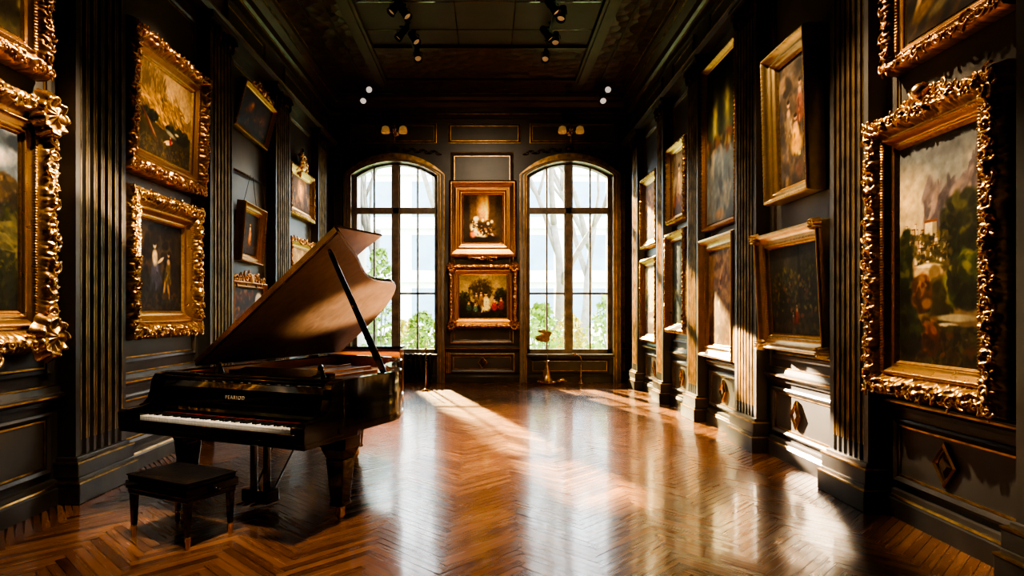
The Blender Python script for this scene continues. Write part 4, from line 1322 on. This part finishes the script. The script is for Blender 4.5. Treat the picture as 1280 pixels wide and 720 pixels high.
# music desk, folded down
mb = MB()
Mx = Matrix.Translation((.03, .46, 1.005)) @ Matrix.Rotation(R(14), 4, 'X')
mb.box(-.42, .42, -.02, .26, 0, .014, Mx)
mb.build('music_desk', M['black'], pn, bevel=.004)
for x in (-.50, .56):
    mb = MB(); mb.box(x-.05, x+.05, .40, .66, .985, 1.005); mb.taper(x, .52, 1.0, 1.10, .035, .018, .05, .015)
    mb.blob((x, .52, 1.115), .024, .024, .03, 10, 6)
    mb.build('desk_support', M['black'], pn, bevel=.004)
# legs with casters
def pleg(x, y):
    mb = MB()
    mb.box(x-.115, x+.115, y-.10, y+.10, ZB-.12, ZB)
    mb.taper(x, y, ZB-.20, ZB-.12, .075, .105)
    mb.taper(x, y, .105, ZB-.20, .05, .078)
    mb.box(x-.058, x+.058, y-.058, y+.058, .105, .135)
    lg = mb.build('leg', M['lacquer_brown'], pn, bevel=.008)
    c = MB()
    c.lathe([(.03, .08), (.034, .105), (.018, .105), (.018, .06)], 12, Matrix.Translation((x, y, 0)))
    c.box(x-.022, x-.014, y-.03, y+.03, .02, .085); c.box(x+.014, x+.022, y-.03, y+.03, .02, .085)
    c.lathe([(.012, -.013), (.033, -.011), (.033, .011), (.012, .013)], 14, Matrix.Translation((x, y, .034)) @ Matrix.Rotation(PI/2, 4, 'Y'))
    cc = c.build('caster', M['brass'], lg, smooth=False)
for x, y in ((-.78, .45), (.80, .45), (-.32, 2.20)): pleg(x, y)
# pedal lyre
lyx, lyy = .03, .44
ly = MB()
for s in (-1, 1):
    ly.box(lyx+s*.068-.022, lyx+s*.068+.022, lyy-.022, lyy+.022, .14, ZB)
ly.box(lyx-.15, lyx+.15, lyy-.06, lyy+.06, ZB-.05, ZB)
lyre = ly.build('pedal_lyre', M['black'], pn, bevel=.006)
lb = MB(); lb.box(lyx-.13, lyx+.13, lyy-.075, lyy+.075, .045, .145)
lb.build('pedal_box', M['black'], lyre, bevel=.01)
for k in (-1, 0, 1):
    pd = MB()
    pd.box(lyx+k*.07-.013, lyx+k*.07+.013, lyy-.14, lyy-.04, .05, .062)
    pd.blob((lyx+k*.07, lyy-.15, .055), .022, .035, .010, 12, 6)
    pd.build('pedal', M['brass'], lyre, smooth=True)
for s in (-1, 1):
    rd = MB(); rd.tube([(lyx+s*.09, lyy+.04, .12), (lyx+s*.13, lyy+.44, ZB)], .008, 8)
    rd.build('lyre_brace', M['black'], lyre)
# lid
TH = R(36.0)
def lidp(t, s, off=0.0):
    c, n_ = math.cos(TH), math.sin(TH)
    return (-.87 + s*c - off*n_, .61 + t, ZT + .012 + s*n_ + off*c)
edge = spline([(0, 1.90), (.27, 1.765), (.54, 1.64), (.80, 1.49), (1.02, 1.385), (1.26, 1.345), (1.50, 1.335), (1.70, 1.22), (1.86, .98), (1.97, .62), (2.05, 0)], 6)
lo_ = [(0.0, 0.0)] + [(p.x, p.y) for p in edge]
mb = MB(); mb.prism(lo_, 0.0, .028, lambda p, q, a: lidp(p, q, a))
fix_normals(mb.build('lid', M['black'], pn, bevel=.006))
li = inset(lo_, -.02)
mb = MB(); mb.prism(li, -.004, .001, lambda p, q, a: lidp(p, q, a))
fix_normals(mb.build('lid_underside', M['lidwood'], pn))
fl = [(.0, .02), (.0, 1.90), (.64, 1.90), (.60, 1.70), (.52, .02)]
mb = MB(); mb.prism(fl, .032, .054, lambda p, q, a: lidp(p, q, a))
fix_normals(mb.build('lid_flap', M['lacquer_brown'], pn, bevel=.004))
mb = MB(); mb.prism([(-.006, .02), (-.006, 1.88), (.004, 1.88), (.004, .02)], .004, .05, lambda p, q, a: lidp(p, q, a))
fix_normals(mb.build('lid_hinge', M['brass'], pn))
mb = MB()
pb, ptp = Vector((.76, 1.10, ZT-.03)), Vector(lidp(.10, 1.68, -.004))
d = (ptp-pb)
side = Vector((1, 0, 0)).cross(d).normalized()*.012; fwd = d.cross(side).normalized()*.024
for a, b in ((0.0, 1.0),):
    vs = []
    for t, k in ((0, 1.0), (.12, 1.25), (.5, 1.0), (.96, .8), (1.0, .55)):
        p = pb + d*t
        vs += [p-side*k-fwd*k, p+side*k-fwd*k, p+side*k+fwd*k, p-side*k+fwd*k]
    fs = [(3, 2, 1, 0), (16, 17, 18, 19)] + [(j*4+i, j*4+(i+1) % 4, j*4+4+(i+1) % 4, j*4+4+i) for j in range(4) for i in range(4)]
    mb.add(vs, fs)
ps = fix_normals(mb.build('lid_prop', M['black'], pn, bevel=.004))
MB().box(.72, .80, 1.05, 1.15, .95, ZT-.02).build('prop_block', M['black'], pn, bevel=.004)
mb = MB(); mb.lathe([(.012, 0), (.012, .03), (.006, .034)], 10, Matrix.Translation(pb + d*.55) @ Matrix.Rotation(PI/2, 4, 'X'))
mb.build('prop_pin', M['brass'], ps)

# ------------------------------------------------------------------ bench
bn = empty('piano_bench', (-2.12, 4.44, 0), R(-27))
tag(bn, 'low black piano bench with a leather seat and brass tipped legs', 'bench')
gx, gy = 41, 29
xx, yy = np.meshgrid(np.linspace(-1, 1, gx), np.linspace(-1, 1, gy), indexing='ij')
zz = .435 + .024*(1-np.abs(xx)**5)*(1-np.abs(yy)**5) - .012*np.maximum(np.abs(xx), np.abs(yy))**14
for bx_ in (-.5, 0, .5):
    for by_ in (-.35, .35):
        zz -= .004*np.exp(-(((xx-bx_)*.31)**2+((yy-by_)*.2)**2)/.0003)
me = grid_mesh('seat', np.stack([xx*.300, yy*.198, zz], -1))
se = link('seat', me, M['leather'], bn)
mb = MB(); mb.box(-.302, .302, -.20, .20, .395, .436); mb.build('seat_border', M['leather'], bn, bevel=.012)
pt = [(-.302, -.2, .434), (.302, -.2, .434), (.302, .2, .434), (-.302, .2, .434)]
mb = MB(); mb.tube(pt, .006, 6, True); mb.build('piping', M['leather'], bn)
mb = MB(); mb.box(-.312, .312, -.21, .21, .340, .396); mb.box(-.30, .30, -.198, .198, .305, .340)
mb.build('apron', M['black'], bn, bevel=.006)
for sx in (-1, 1):
    for sy in (-1, 1):
        mb = MB(); x, y = sx*.272, sy*.170
        mb.taper(x, y, .07, .34, .014, .024)
        lg = mb.build('leg', M['black'], bn, bevel=.003)
        f_ = MB(); f_.lathe([(.012, 0), (.016, .01), (.019, .075), (.021, .08), (.018, .085)], 12, Matrix.Translation((x, y, 0)))
        f_.build('brass_ferrule', M['brass'], lg, smooth=True)
for sx in (-1, 1):
    mb = MB(); mb.lathe([(.006, 0), (.006, .02), (.022, .02), (.024, .03), (.02, .042)], 14, Matrix.Translation((sx*.312, 0, .36)) @ Matrix.Rotation(sx*PI/2, 4, 'Y'))
    mb.build('height_knob', M['black'], bn, smooth=True)

# ------------------------------------------------------------------ furniture by the back wall
# radiator under the window behind the piano
ra = empty('radiator', (-2.06, YB-.20, 0))
tag(ra, 'black cast iron radiator under the window behind the piano', 'radiator')
for i in range(16):
    x = -.80 + i*.107
    mb = MB()
    mb.tube([(x, -.05, .08), (x, -.05, .56), (x, -.03, .61), (x, .03, .61), (x, .05, .56), (x, .05, .08)], .026, 8)
    mb.blob((x, 0, .625), .035, .07, .03, 8, 6)
    mb.build('fin', M['iron'], ra, smooth=True)
mb = MB()
for z in (.12, .50): mb.tube([(-.86, 0, z), (.87, 0, z)], .022, 8)
for x in (-.8, .8): mb.box(x-.025, x+.025, -.07, .07, 0, .10)
mb.build('pipe', M['iron'], ra)
# long chest behind the piano
ch = empty('wooden_chest', (-2.18, 11.6, 0))
tag(ch, 'long orange-brown wooden chest with a dark top, standing behind the grand piano', 'chest')
mb = MB(); mb.box(-.62, .62, -.26, .26, .10, .90); mb.build('carcass', M['chest'], ch, bevel=.006)
mb = MB(); mb.box(-.66, .66, -.29, .29, .90, .94); mb.build('top', M['black'], ch, bevel=.008)
for s in (-1, 1):
    d_ = MB(); x0, x1 = (.02, .58) if s > 0 else (-.58, -.02)
    d_.box(x0, x1, -.275, -.258, .16, .80)
    sweep_rect(d_, Matrix(((1, 0, 0, 0), (0, 0, -1, -.275), (0, 1, 0, 0), (0, 0, 0, 1))), x0+.05, x1-.05, .21, .75, [(0, 0), (0, .01), (.02, .012), (.03, 0)])
    dr = d_.build('door', M['chest'], ch)
    k = MB(); k.blob((s*.05, -.29, .44), .014, .014, .014, 10, 6); k.build('knob', M['brass'], dr, smooth=True)
for sx in (-1, 1):
    for sy in (-1, 1): MB().taper(sx*.57, sy*.21, 0, .10, .025, .04).build('foot', M['black'], ch)
# slender brass stanchion
sn = empty('brass_stanchion', (-1.22, 12.55, 0))
tag(sn, 'thin brass floor stand in front of the radiator', 'stand')
mb = MB(); mb.lathe([(.09, 0), (.09, .012), (.03, .03), (.012, .05)], 18); mb.build('base', M['brass'], sn, smooth=True)
mb = MB(); mb.tube([(0, 0, .03), (0, 0, .80)], .011, 8); mb.build('pole', M['brass'], sn, smooth=True)
mb = MB(); mb.blob((0, 0, .82), .024, .024, .028, 12, 8); mb.build('finial', M['brass'], sn, smooth=True)
# gilt urn holding a dry leaf spray
va = empty('gilt_vase', (1.26, 13.72, 0))
tag(va, 'gilt bottle-shaped vase with a leafy foot, on the floor under the window', 'vase')
mb = MB(); mb.lathe([(.10, 0), (.17, .015), (.18, .05), (.15, .10), (.10, .16), (.085, .24), (.065, .32), (.04, .40), (.034, .46), (.055, .50), (.04, .50), (.02, .40)], 22)
o = mb.build('body', M['brass'], va, smooth=True)
mb = MB()
leaf_scrolls(mb, [(.16*math.cos(a), .16*math.sin(a), .06) for a in np.linspace(0, 5.6, 9)], .07, 4)
leaf_scrolls(mb, [(.26, -.04, .07), (.33, -.02, .07)], .08, 6)
mb.blob((.31, -.03, .09), .10, .06, .055, 10, 7)
mb.build('leaf_foot', M['brass'], va, smooth=True)
lv = empty('leaf_spray', (1.26, 13.72, .42))
tag(lv, 'bronze dried leaf spray on a thin stalk, standing in the gilt vase', 'leaf spray')
mb = MB(); mb.tube([(0, 0, 0), (.02, 0, .25), (.05, 0, .47), (.0, -.02, .62)], .009, 6); mb.build('stalk', M['leafbrz'], lv)
rg = random.Random(5)
for i in range(13):
    mb = MB()
    a = rg.uniform(.3, 2.9); b = rg.uniform(-1, 1)
    L_ = rg.uniform(.16, .30)
    p0 = Vector((.03 + rg.uniform(-.05, .04), rg.uniform(-.03, .03), rg.uniform(.48, .66)))
    d = Vector((-math.sin(a)*.9+.15, .3*b, abs(math.cos(a))*.6+.25)).normalized()
    sd = d.cross(Vector((0, 1, .2))).normalized()
    vs = []
    for t, wv in ((0, .01), (.25, .035), (.55, .05), (.8, .03), (1, .004)):
        c = p0 + d*L_*t + Vector((-.04, 0, -.07))*t*t
        vs += [c - sd*wv, c + Vector((0, -.012, .008)), c + sd*wv]
    fs = []
    for j in range(4): fs += [(j*3, j*3+1, j*3+4, j*3+3), (j*3+1, j*3+2, j*3+5, j*3+4)]
    mb.add(vs, fs); mb.build('leaf', M['leafbrz'], lv, smooth=True)
# small gilt candlestick by the mullion
cs = empty('gilt_candlestick', (2.0, 13.78, 0))
tag(cs, 'small slender gilt candlestick with a curled arm, by the window mullion', 'candlestick')
mb = MB(); mb.lathe([(.09, 0), (.08, .02), (.03, .06), (.018, .12), (.035, .16), (.02, .20), (.014, .36), (.02, .42)], 14); mb.build('stem', M['brass'], cs, smooth=True)
mb = MB(); mb.tube([(0, 0, .38), (.02, 0, .50), (-.02, 0, .60), (-.10, 0, .64), (-.14, 0, .60)], [.012, .012, .011, .009, .008], 8); mb.build('arm', M['brass'], cs, smooth=True)
mb = MB(); mb.lathe([(.008, 0), (.03, .03), (.036, .06), (.03, .06), (.01, .02)], 12, Matrix.Translation((-.14, 0, .60))); mb.build('candle_cup', M['brass'], cs, smooth=True)

# ------------------------------------------------------------------ ceiling spots and sconces
def aim(p, q, roll=0):
    d = (Vector(q)-Vector(p)).normalized()
    return d.to_track_quat('-Z', 'Y').to_matrix().to_4x4()
for x, lab in ((-1.30, 'black lighting track on the ceiling above the piano side'), (1.02, 'black lighting track on the ceiling above the sunlit side')):
    t = empty('lighting_track', (x, 10.0, ZC)); tag(t, lab, 'lighting track', None)
    MB().box(-.018, .018, -2.6, 1.3, -.16, -.13).build('rail', M['blackmetal'], t)
    for y in (-2.4, -.9, .5, 1.2):
        mb = MB(); mb.tube([(0, y, -.13), (0, y, 0)], .008, 6); mb.lathe([(.03, -.015), (.03, 0)], 12, Matrix.Translation((0, y, 0))); mb.build('hanger', M['blackmetal'], t)
def spot(name, p, target, label, lens='bulb', r=.062, drop=.10, group=None):
    p = (p[0], p[1], 6.02); root = empty(name, p); tag(root, label, 'spotlight', group)
    mb = MB(); mb.tube([(0, 0, drop), (0, 0, .02)], .010, 6); mb.box(-.03, .03, -.03, .03, drop-.01, drop+.02)
    mb.tube([(-r-.012, 0, -.03), (-r-.012, 0, .03), (0, 0, .05), (r+.012, 0, .03), (r+.012, 0, -.03)], .007, 6)
    mb.build('bracket', M['blackmetal'], root)
    Ma = Matrix.Translation((0, 0, -.03)) @ aim(p, target)
    c = MB(); c.lathe([(r*.55, .16), (r*.85, .14), (r*.9, .0), (r*1.15, -.09), (r*1.18, -.11), (r*1.05, -.11), (r*.8, -.05)], 18, Ma, cap=False)
    c.lathe([(r*.56, .158), (r*.3, .17)], 18, Ma)
    can = c.build('lamp_housing', M['blackmetal'], root, smooth=True)
    l = MB(); l.lathe([(r*.95, -.07), (r*.6, -.078), (.002, -.08)], 18, Ma, cap=False)
    l.build('lamp_lens', M[lens], can, smooth=True)
    return root
sp = [
 ((-1.36, 9.35, 6.05), (-3.3, 8.4, 3.2), 'black track spotlight at the near end of the cluster above the piano side'),
 ((-1.24, 9.50, 6.03), (.6, 8.5, 3.4), 'black track spotlight turned to the room, second in the row above the piano side'),
 ((-1.38, 10.22, 6.05), (-3.3, 9.6, 3.4), 'black spotlight tilted to the wall in the middle pair above the piano side'),
 ((-1.20, 10.40, 6.04), (-.2, 9.6, 4.4), 'black spotlight tilted to the floor in the middle pair above the piano side'),
 ((-1.22, 11.10, 6.03), (-1.0, 10.2, 4.8), 'single dim spotlight at the window end of the piano side track'),
 ((.95, 9.35, 6.05), (2.8, 8.6, 3.2), 'black track spotlight at the near end of the cluster above the sunlit side'),
 ((1.10, 9.55, 6.04), (.6, 8.6, 3.8), 'black track spotlight with a glinting lens, second in the row above the sunlit side'),
 ((.95, 10.25, 6.05), (2.9, 9.7, 3.2), 'black spotlight tilted to the wall in the middle pair above the sunlit side'),
 ((1.10, 10.42, 6.04), (.9, 9.4, 4.2), 'black square-set spotlight in the middle pair above the sunlit side'),
 ((1.00, 11.12, 6.03), (.8, 10.2, 4.8), 'single dim spotlight at the window end of the sunlit side track')]
for p, q, l in sp: spot('track_spotlight', p, q, l, drop=.07)
for x, nm in ((-2.52, 'twin white-lensed spotlight in the ceiling corner above the piano side window'), (2.42, 'twin white-lensed spotlight in the ceiling corner above the vase window')):
    root = empty('corner_spotlight', (x, 13.25, 6.12)); tag(root, nm, 'spotlight')
    mb = MB(); mb.tube([(0, 0, .16), (0, 0, -.22)], .012, 6); mb.box(-.05, .05, -.05, .05, .13, .16); mb.build('stem', M['blackmetal'], root)
    for k, (dx, dz, tg) in enumerate(((.06, .02, (x*.6, 10, 4.6)), (-.05, -.20, (x*.9, 10.5, 4.2)))):
        Ma = Matrix.Translation((dx, -.05, dz)) @ aim((x, 13.25, 6.1), tg)
        c = MB(); r = .07
        c.lathe([(.02, .15), (r*.8, .12), (r, -.06), (r*1.1, -.08), (r*.9, -.07)], 16, Ma, cap=False)
        h_ = c.build('lamp_housing', M['blackmetal'], root, smooth=True)
        l = MB(); l.lathe([(r*.9, -.05), (r*.5, -.06), (.002, -.062)], 16, Ma, cap=False); l.build('lamp_lens', M['bulbwhite'], h_, smooth=True)
for x, nm in ((-2.03, 'brass sconce with amber shades on the frieze above the piano side window'), (1.80, 'brass sconce with amber shades on the frieze above the vase window')):
    root = empty('wall_sconce', (x, YB, 5.50)); tag(root, nm, 'sconce')
    mb = MB(); mb.lathe([(.10, 0), (.09, .03), (.03, .05)], 18, Matrix.Rotation(PI/2, 4, 'X')); mb.build('backplate', M['brass'], root, smooth=True)
    mb = MB(); mb.tube([(0, -.03, 0), (0, -.20, .05), (0, -.24, .20)], .014, 8); mb.blob((0, -.2, .02), .05, .05, .06); mb.tube([(0, -.2, 0), (0, -.2, -.24)], .012, 8); mb.blob((0, -.2, -.25), .02, .02, .03)
    mb.build('stem', M['brass'], root, smooth=True)
    for s in (-1, 1):
        mb = MB(); mb.tube([(0, -.2, .0), (s*.10, -.22, -.06), (s*.18, -.24, -.01), (s*.19, -.24, .03)], .011, 8); a_ = mb.build('arm', M['brass'], root, smooth=True)
        mb = MB(); mb.lathe([(.03, .10), (.075, .07), (.095, -.02), (.085, -.06), (.08, -.05), (.088, -.02), (.07, .06)], 16, Matrix.Translation((s*.19, -.24, -.02)), cap=False)
        mb.build('shade', M['amber'], a_, smooth=True)
    for s in (-1, 1):
        mb = MB(); mb.lathe([(.025, .08), (.05, .04), (.06, -.05), (.05, -.05)], 14, Matrix.Translation((s*.07, -.24, .22)), cap=False); mb.build('shade', M['blackmetal'], root, smooth=True)

# ------------------------------------------------------------------ outdoors
def outdoor(name, col, n=3.0, namp=.25):
    return simple(name, col, .9, nscale=n, namp=namp)
M['stone'] = outdoor('pale_stone', (.80, .81, .82), 1.2, .10)
M['fglass'] = simple('facade_glass', (.20, .31, .43), .35, nscale=.6, namp=.25)
M['bark'] = outdoor('pale_bark', (.24, .22, .20), 6)
M['leaf'] = outdoor('spring_leaf', (.22, .34, .07), 3, .5)
M['leaf2'] = outdoor('yellow_leaf', (.48, .42, .08), 3, .4)
M['lawn'] = outdoor('lawn', (.28, .36, .14), .5, .35)
M['sunblock'] = outdoor('sunblock_render', (.46, .44, .42), 1.0)  # render of the added sun-blocking wall
tag(MB().box(-60, 60, YB+T, 90, -.9, -.6).build('ground', M['lawn']), kind='structure')
ob = empty('office_building', (0, 42, -.6)); tag(ob, 'pale stone office building beyond the trees outside the windows', 'building')
mb = MB(); mb.box(-24, 24, 0, 10, 0, 12.2); mb.build('facade', M['stone'], ob)
wn0 = None
for r_ in range(3):
    for c_ in range(13):
        x, z = -22 + c_*3.4, 1.4 + r_*3.5
        if wn0 is None:
            mb = MB(); mb.box(0, 2.5, -.05, .2, 0, 2.3); wn0 = mb.build('window_glass', M['fglass'], ob); wn = wn0
        else:
            wn = wn0.copy(); C.objects.link(wn); wn.parent = ob
        wn.location = (x, 0, z)
for z in np.arange(.6, 12, 3.5): MB().box(-24, 24, -.35, 0, z, z+.35).build('ledge', M['stone'], ob)
tag(MB().box(-4.8, -4.4, YB+T, 23.2, -.6, 9.2).build('wall_sunblock', M['sunblock']), kind='structure')  # added wall, shades part of the left window to narrow the sun streak

def bare_tree(x, y, h, seed, label):
    rg = random.Random(seed)
    root = empty('garden_tree', (x, y, -.6)); tag(root, label, 'tree', None)
    tk, br = MB(), MB()
    def grow(p, d, L, r, lev, m):
        pts = [p]; rs = [r]
        dd = d.copy()
        for k in range(5):
            dd = (dd + Vector((rg.uniform(-.16, .16), rg.uniform(-.16, .16), .05))).normalized()
            pts.append(pts[-1] + dd*L/5); rs.append(r*(1-.11*(k+1)))
        m.tube(pts, rs, 7 if lev < 2 else 5)
        if lev >= 4: return
        for k in range(3 if lev < 3 else 2):
            q = pts[rg.choice((3, 4, 5))]
            nd_ = (dd + Vector((rg.uniform(-.9, .9), rg.uniform(-.7, .7), rg.uniform(.0, .6)))).normalized()
            grow(q, nd_, L*rg.uniform(.55, .8), r*.52, lev+1, br)
    grow(Vector((0, 0, 0)), Vector((rg.uniform(-.1, .1), 0, 1)), h*.42, h*.018, 0, tk)
    tk.build('trunk', M['bark'], root, smooth=True); br.build('branches', M['bark'], root, smooth=True)
def shrub(x, y, rx, h, mat, seed, label, n=700):
    rg = np.random.default_rng(seed)
    root = empty('garden_shrub', (x, y, -.6)); tag(root, label, 'shrub', None)
    V_, F_ = [], []
    for i in range(n):
        a = rg.random()*2*PI; q = rg.random()**.4; zc = rg.random()
        p = Vector((math.cos(a)*rx*q*math.sin(.35+zc*2.5), math.sin(a)*rx*q*.8*math.sin(.35+zc*2.5), .15+zc*h))
        u = Vector(rg.normal(0, 1, 3)).normalized(); v = u.cross(Vector(rg.normal(0, 1, 3))).normalized()
        s = .07 + .07*rg.random(); b = len(V_)
        V_ += [p-u*s, p+v*s*.5, p+u*s, p-v*s*.5]; F_.append((b, b+1, b+2, b+3))
    m = MB(); m.add(V_, F_); m.build('foliage', M[mat], root)
    m = MB()
    for k in range(5):
        a = k*1.3; m.tube([(0, 0, 0), (.25*rx*math.cos(a), .25*rx*math.sin(a), h*.4), (.5*rx*math.cos(a), .5*rx*math.sin(a), h*.8)], [.03, .02, .01], 5)
    m.build('stems', M['bark'], root)
bare_tree(-4.0, 22, 12, 11, 'bare pale tree outside the piano side window')
bare_tree(-1.9, 27, 14, 12, 'bare tree farther off, between mullion and jamb of the piano side window')
bare_tree(2.2, 21, 12, 13, 'bare pale tree close outside the vase window')
bare_tree(3.9, 26, 14, 14, 'bare tree at the jamb side of the vase window, behind the yellow-green shrubs')
for i, (x, y, rx, h, mt, lb) in enumerate((
    (-3.3, 19.4, .6, 3.9, 'leaf', 'tall green shrub seen just past the piano lid'),
    (-1.85, 18.0, .55, 2.0, 'leaf', 'green shrub in the lower corner of the piano side window'),
    (-2.7, 21.0, .8, 1.7, 'leaf2', 'yellowish low shrub behind the radiator window'),
    (1.45, 17.6, .7, 2.2, 'leaf', 'green shrub outside the vase window behind the leaf spray'),
    (2.5, 19.6, .6, 1.9, 'leaf2', 'yellow-green shrub outside the vase window beyond the mullion'),
    (3.5, 17.8, .8, 2.5, 'leaf', 'taller green shrub at the jamb side of the vase window'))):
    shrub(x, y, rx, h, mt, 20+i, lb)

# ------------------------------------------------------------------ light
w = bpy.data.worlds.new('sky'); bpy.context.scene.world = w; w.use_nodes = True
nt = w.node_tree
bg = nt.nodes['Background']
tc = nt.nodes.new('ShaderNodeTexCoord'); sx = nt.nodes.new('ShaderNodeSeparateXYZ')
nt.links.new(tc.outputs['Generated'], sx.inputs[0])
r = ramp(nt, sx.outputs['Z'], [(.0, (1.0, .98, .94)), (.5, (.84, .92, 1.0))])
nt.links.new(r.outputs[0], bg.inputs[0])
bg.inputs[1].default_value = 8.0

def lamp(name, kind, loc, target, energy, col, **kw):
    l = bpy.data.lights.new(name, kind); l.energy = energy; l.color = col
    for k, v in kw.items(): setattr(l, k, v)
    o = bpy.data.objects.new(name, l); C.objects.link(o); o.location = loc
    d = Vector(target) - Vector(loc)
    o.rotation_euler = d.to_track_quat('-Z', 'Y').to_euler()
    return o
AZ, EL = R(16.0), R(26.0)
sd = Vector((math.sin(AZ)*math.cos(EL), -math.cos(AZ)*math.cos(EL), -math.sin(EL)))
lamp('sun', 'SUN', -sd*30, (0, 0, 0), 66.0, (1.0, .74, .35), angle=R(1.3))
WARM = (1.0, .76, .47)
def pic_light(side, along, z, e, size=38, dy=-.25, x=1.9, zl=6.0, r=.06):
    xw = XL if side == 'L' else XR
    s = 1 if side == 'L' else -1
    if side == 'B': loc, tg = (along, YB-2.6, zl), (along, YB, z)
    else: loc, tg = (xw + s*x, along+dy, zl), (xw, along, z)
    lamp('picture_light', 'SPOT', loc, tg, e, WARM, spot_size=R(size), spot_blend=.75, shadow_soft_size=r)
pic_light('L', 4.55, 2.35, 2300, 25, dy=1.1, x=2.6)
pic_light('L', 4.35, 4.2, 330, 34, dy=.8)
pic_light('L', 6.8, 3.6, 520, 30, dy=-.6, x=2.2)
pic_light('L', 6.75, 2.0, 1300, 24, dy=-.9, x=2.4)
pic_light('L', 9.2, 2.7, 420, 28)
pic_light('L', 11.8, 3.0, 800, 30)
pic_light('B', -.12, 2.6, 650, 30)
pic_light('R', 4.45, 2.0, 1900, 28, dy=1.9, x=2.3)
pic_light('R', 4.5, 3.9, 380, 30, dy=1.2)
pic_light('R', 6.35, 3.3, 900, 28, dy=.9)
pic_light('R', 6.35, 1.7, 500, 24, dy=.6)
pic_light('R', 8.4, 3.3, 600, 32)
pic_light('R', 10.2, 3.0, 600, 32)
pic_light('R', 12.0, 2.8, 480, 32)
lamp('back_wall_fill', 'SPOT', (-.1, 8.0, 5.95), (-.1, YB, 2.6), 300, (1.0, .76, .50), spot_size=R(62), spot_blend=.8, shadow_soft_size=.1)  # added wide wash that lifts the dark back wall
# added fill spots that brighten the floor, keyboard, wainscot and chest
lamp('floor_fill', 'SPOT', (-.2, 8.5, 6.0), (.3, 8.2, 0), 2600, (1.0, .74, .48), spot_size=R(58), spot_blend=.9, shadow_soft_size=.15)
lamp('floor_fill', 'SPOT', (-.6, 4.0, 6.0), (-1.0, 5.0, 0), 750, (1.0, .72, .45), spot_size=R(62), spot_blend=.9, shadow_soft_size=.15)
lamp('key_fill', 'SPOT', (-1.3, 2.6, 6.0), (-2.1, 4.65, .75), 900, (1.0, .86, .68), spot_size=R(17), spot_blend=.8, shadow_soft_size=.1)
lamp('wainscot_fill', 'SPOT', (1.1, 13.4, 3.0), (3.12, 6.5, .62), 60000, (1.0, .76, .50), spot_size=R(7.4), spot_blend=.35, shadow_soft_size=.03)  # added spot standing in for sunlight on the near wainscot
lamp('chest_fill', 'SPOT', (-1.2, 8.9, 5.9), (-2.0, 11.3, .75), 4000, (1.0, .76, .5), spot_size=R(15), spot_blend=.6, shadow_soft_size=.08)
# added spot with no fixture, brightens the underside of the lid
lamp('lid_fill', 'SPOT', (2.6, 8.6, .9), (-1.14, 6.70, 1.70), 5200, (1.0, .78, .52), spot_size=R(12), spot_blend=.3, shadow_soft_size=.1)

# ------------------------------------------------------------------ camera
cam = bpy.data.cameras.new('camera'); co = bpy.data.objects.new('camera', cam); C.objects.link(co)
co.location = (0, 0, 1.55); co.rotation_euler = (PI/2, 0, 0)
cam.sensor_width = 36; cam.lens = 22.5; cam.shift_x = .0234; cam.shift_y = .0234
cam.clip_end = 300
sc = bpy.context.scene
sc.camera = co
sc.cycles.use_denoising = True
sc.cycles.max_bounces = 8
sc.cycles.diffuse_bounces = 4
sc.cycles.glossy_bounces = 4
sc.cycles.transparent_max_bounces = 12
sc.cycles.sample_clamp_indirect = 6.0
sc.view_settings.view_transform = 'AgX'
sc.view_settings.look = 'AgX - High Contrast'
sc.view_settings.exposure = 0.7
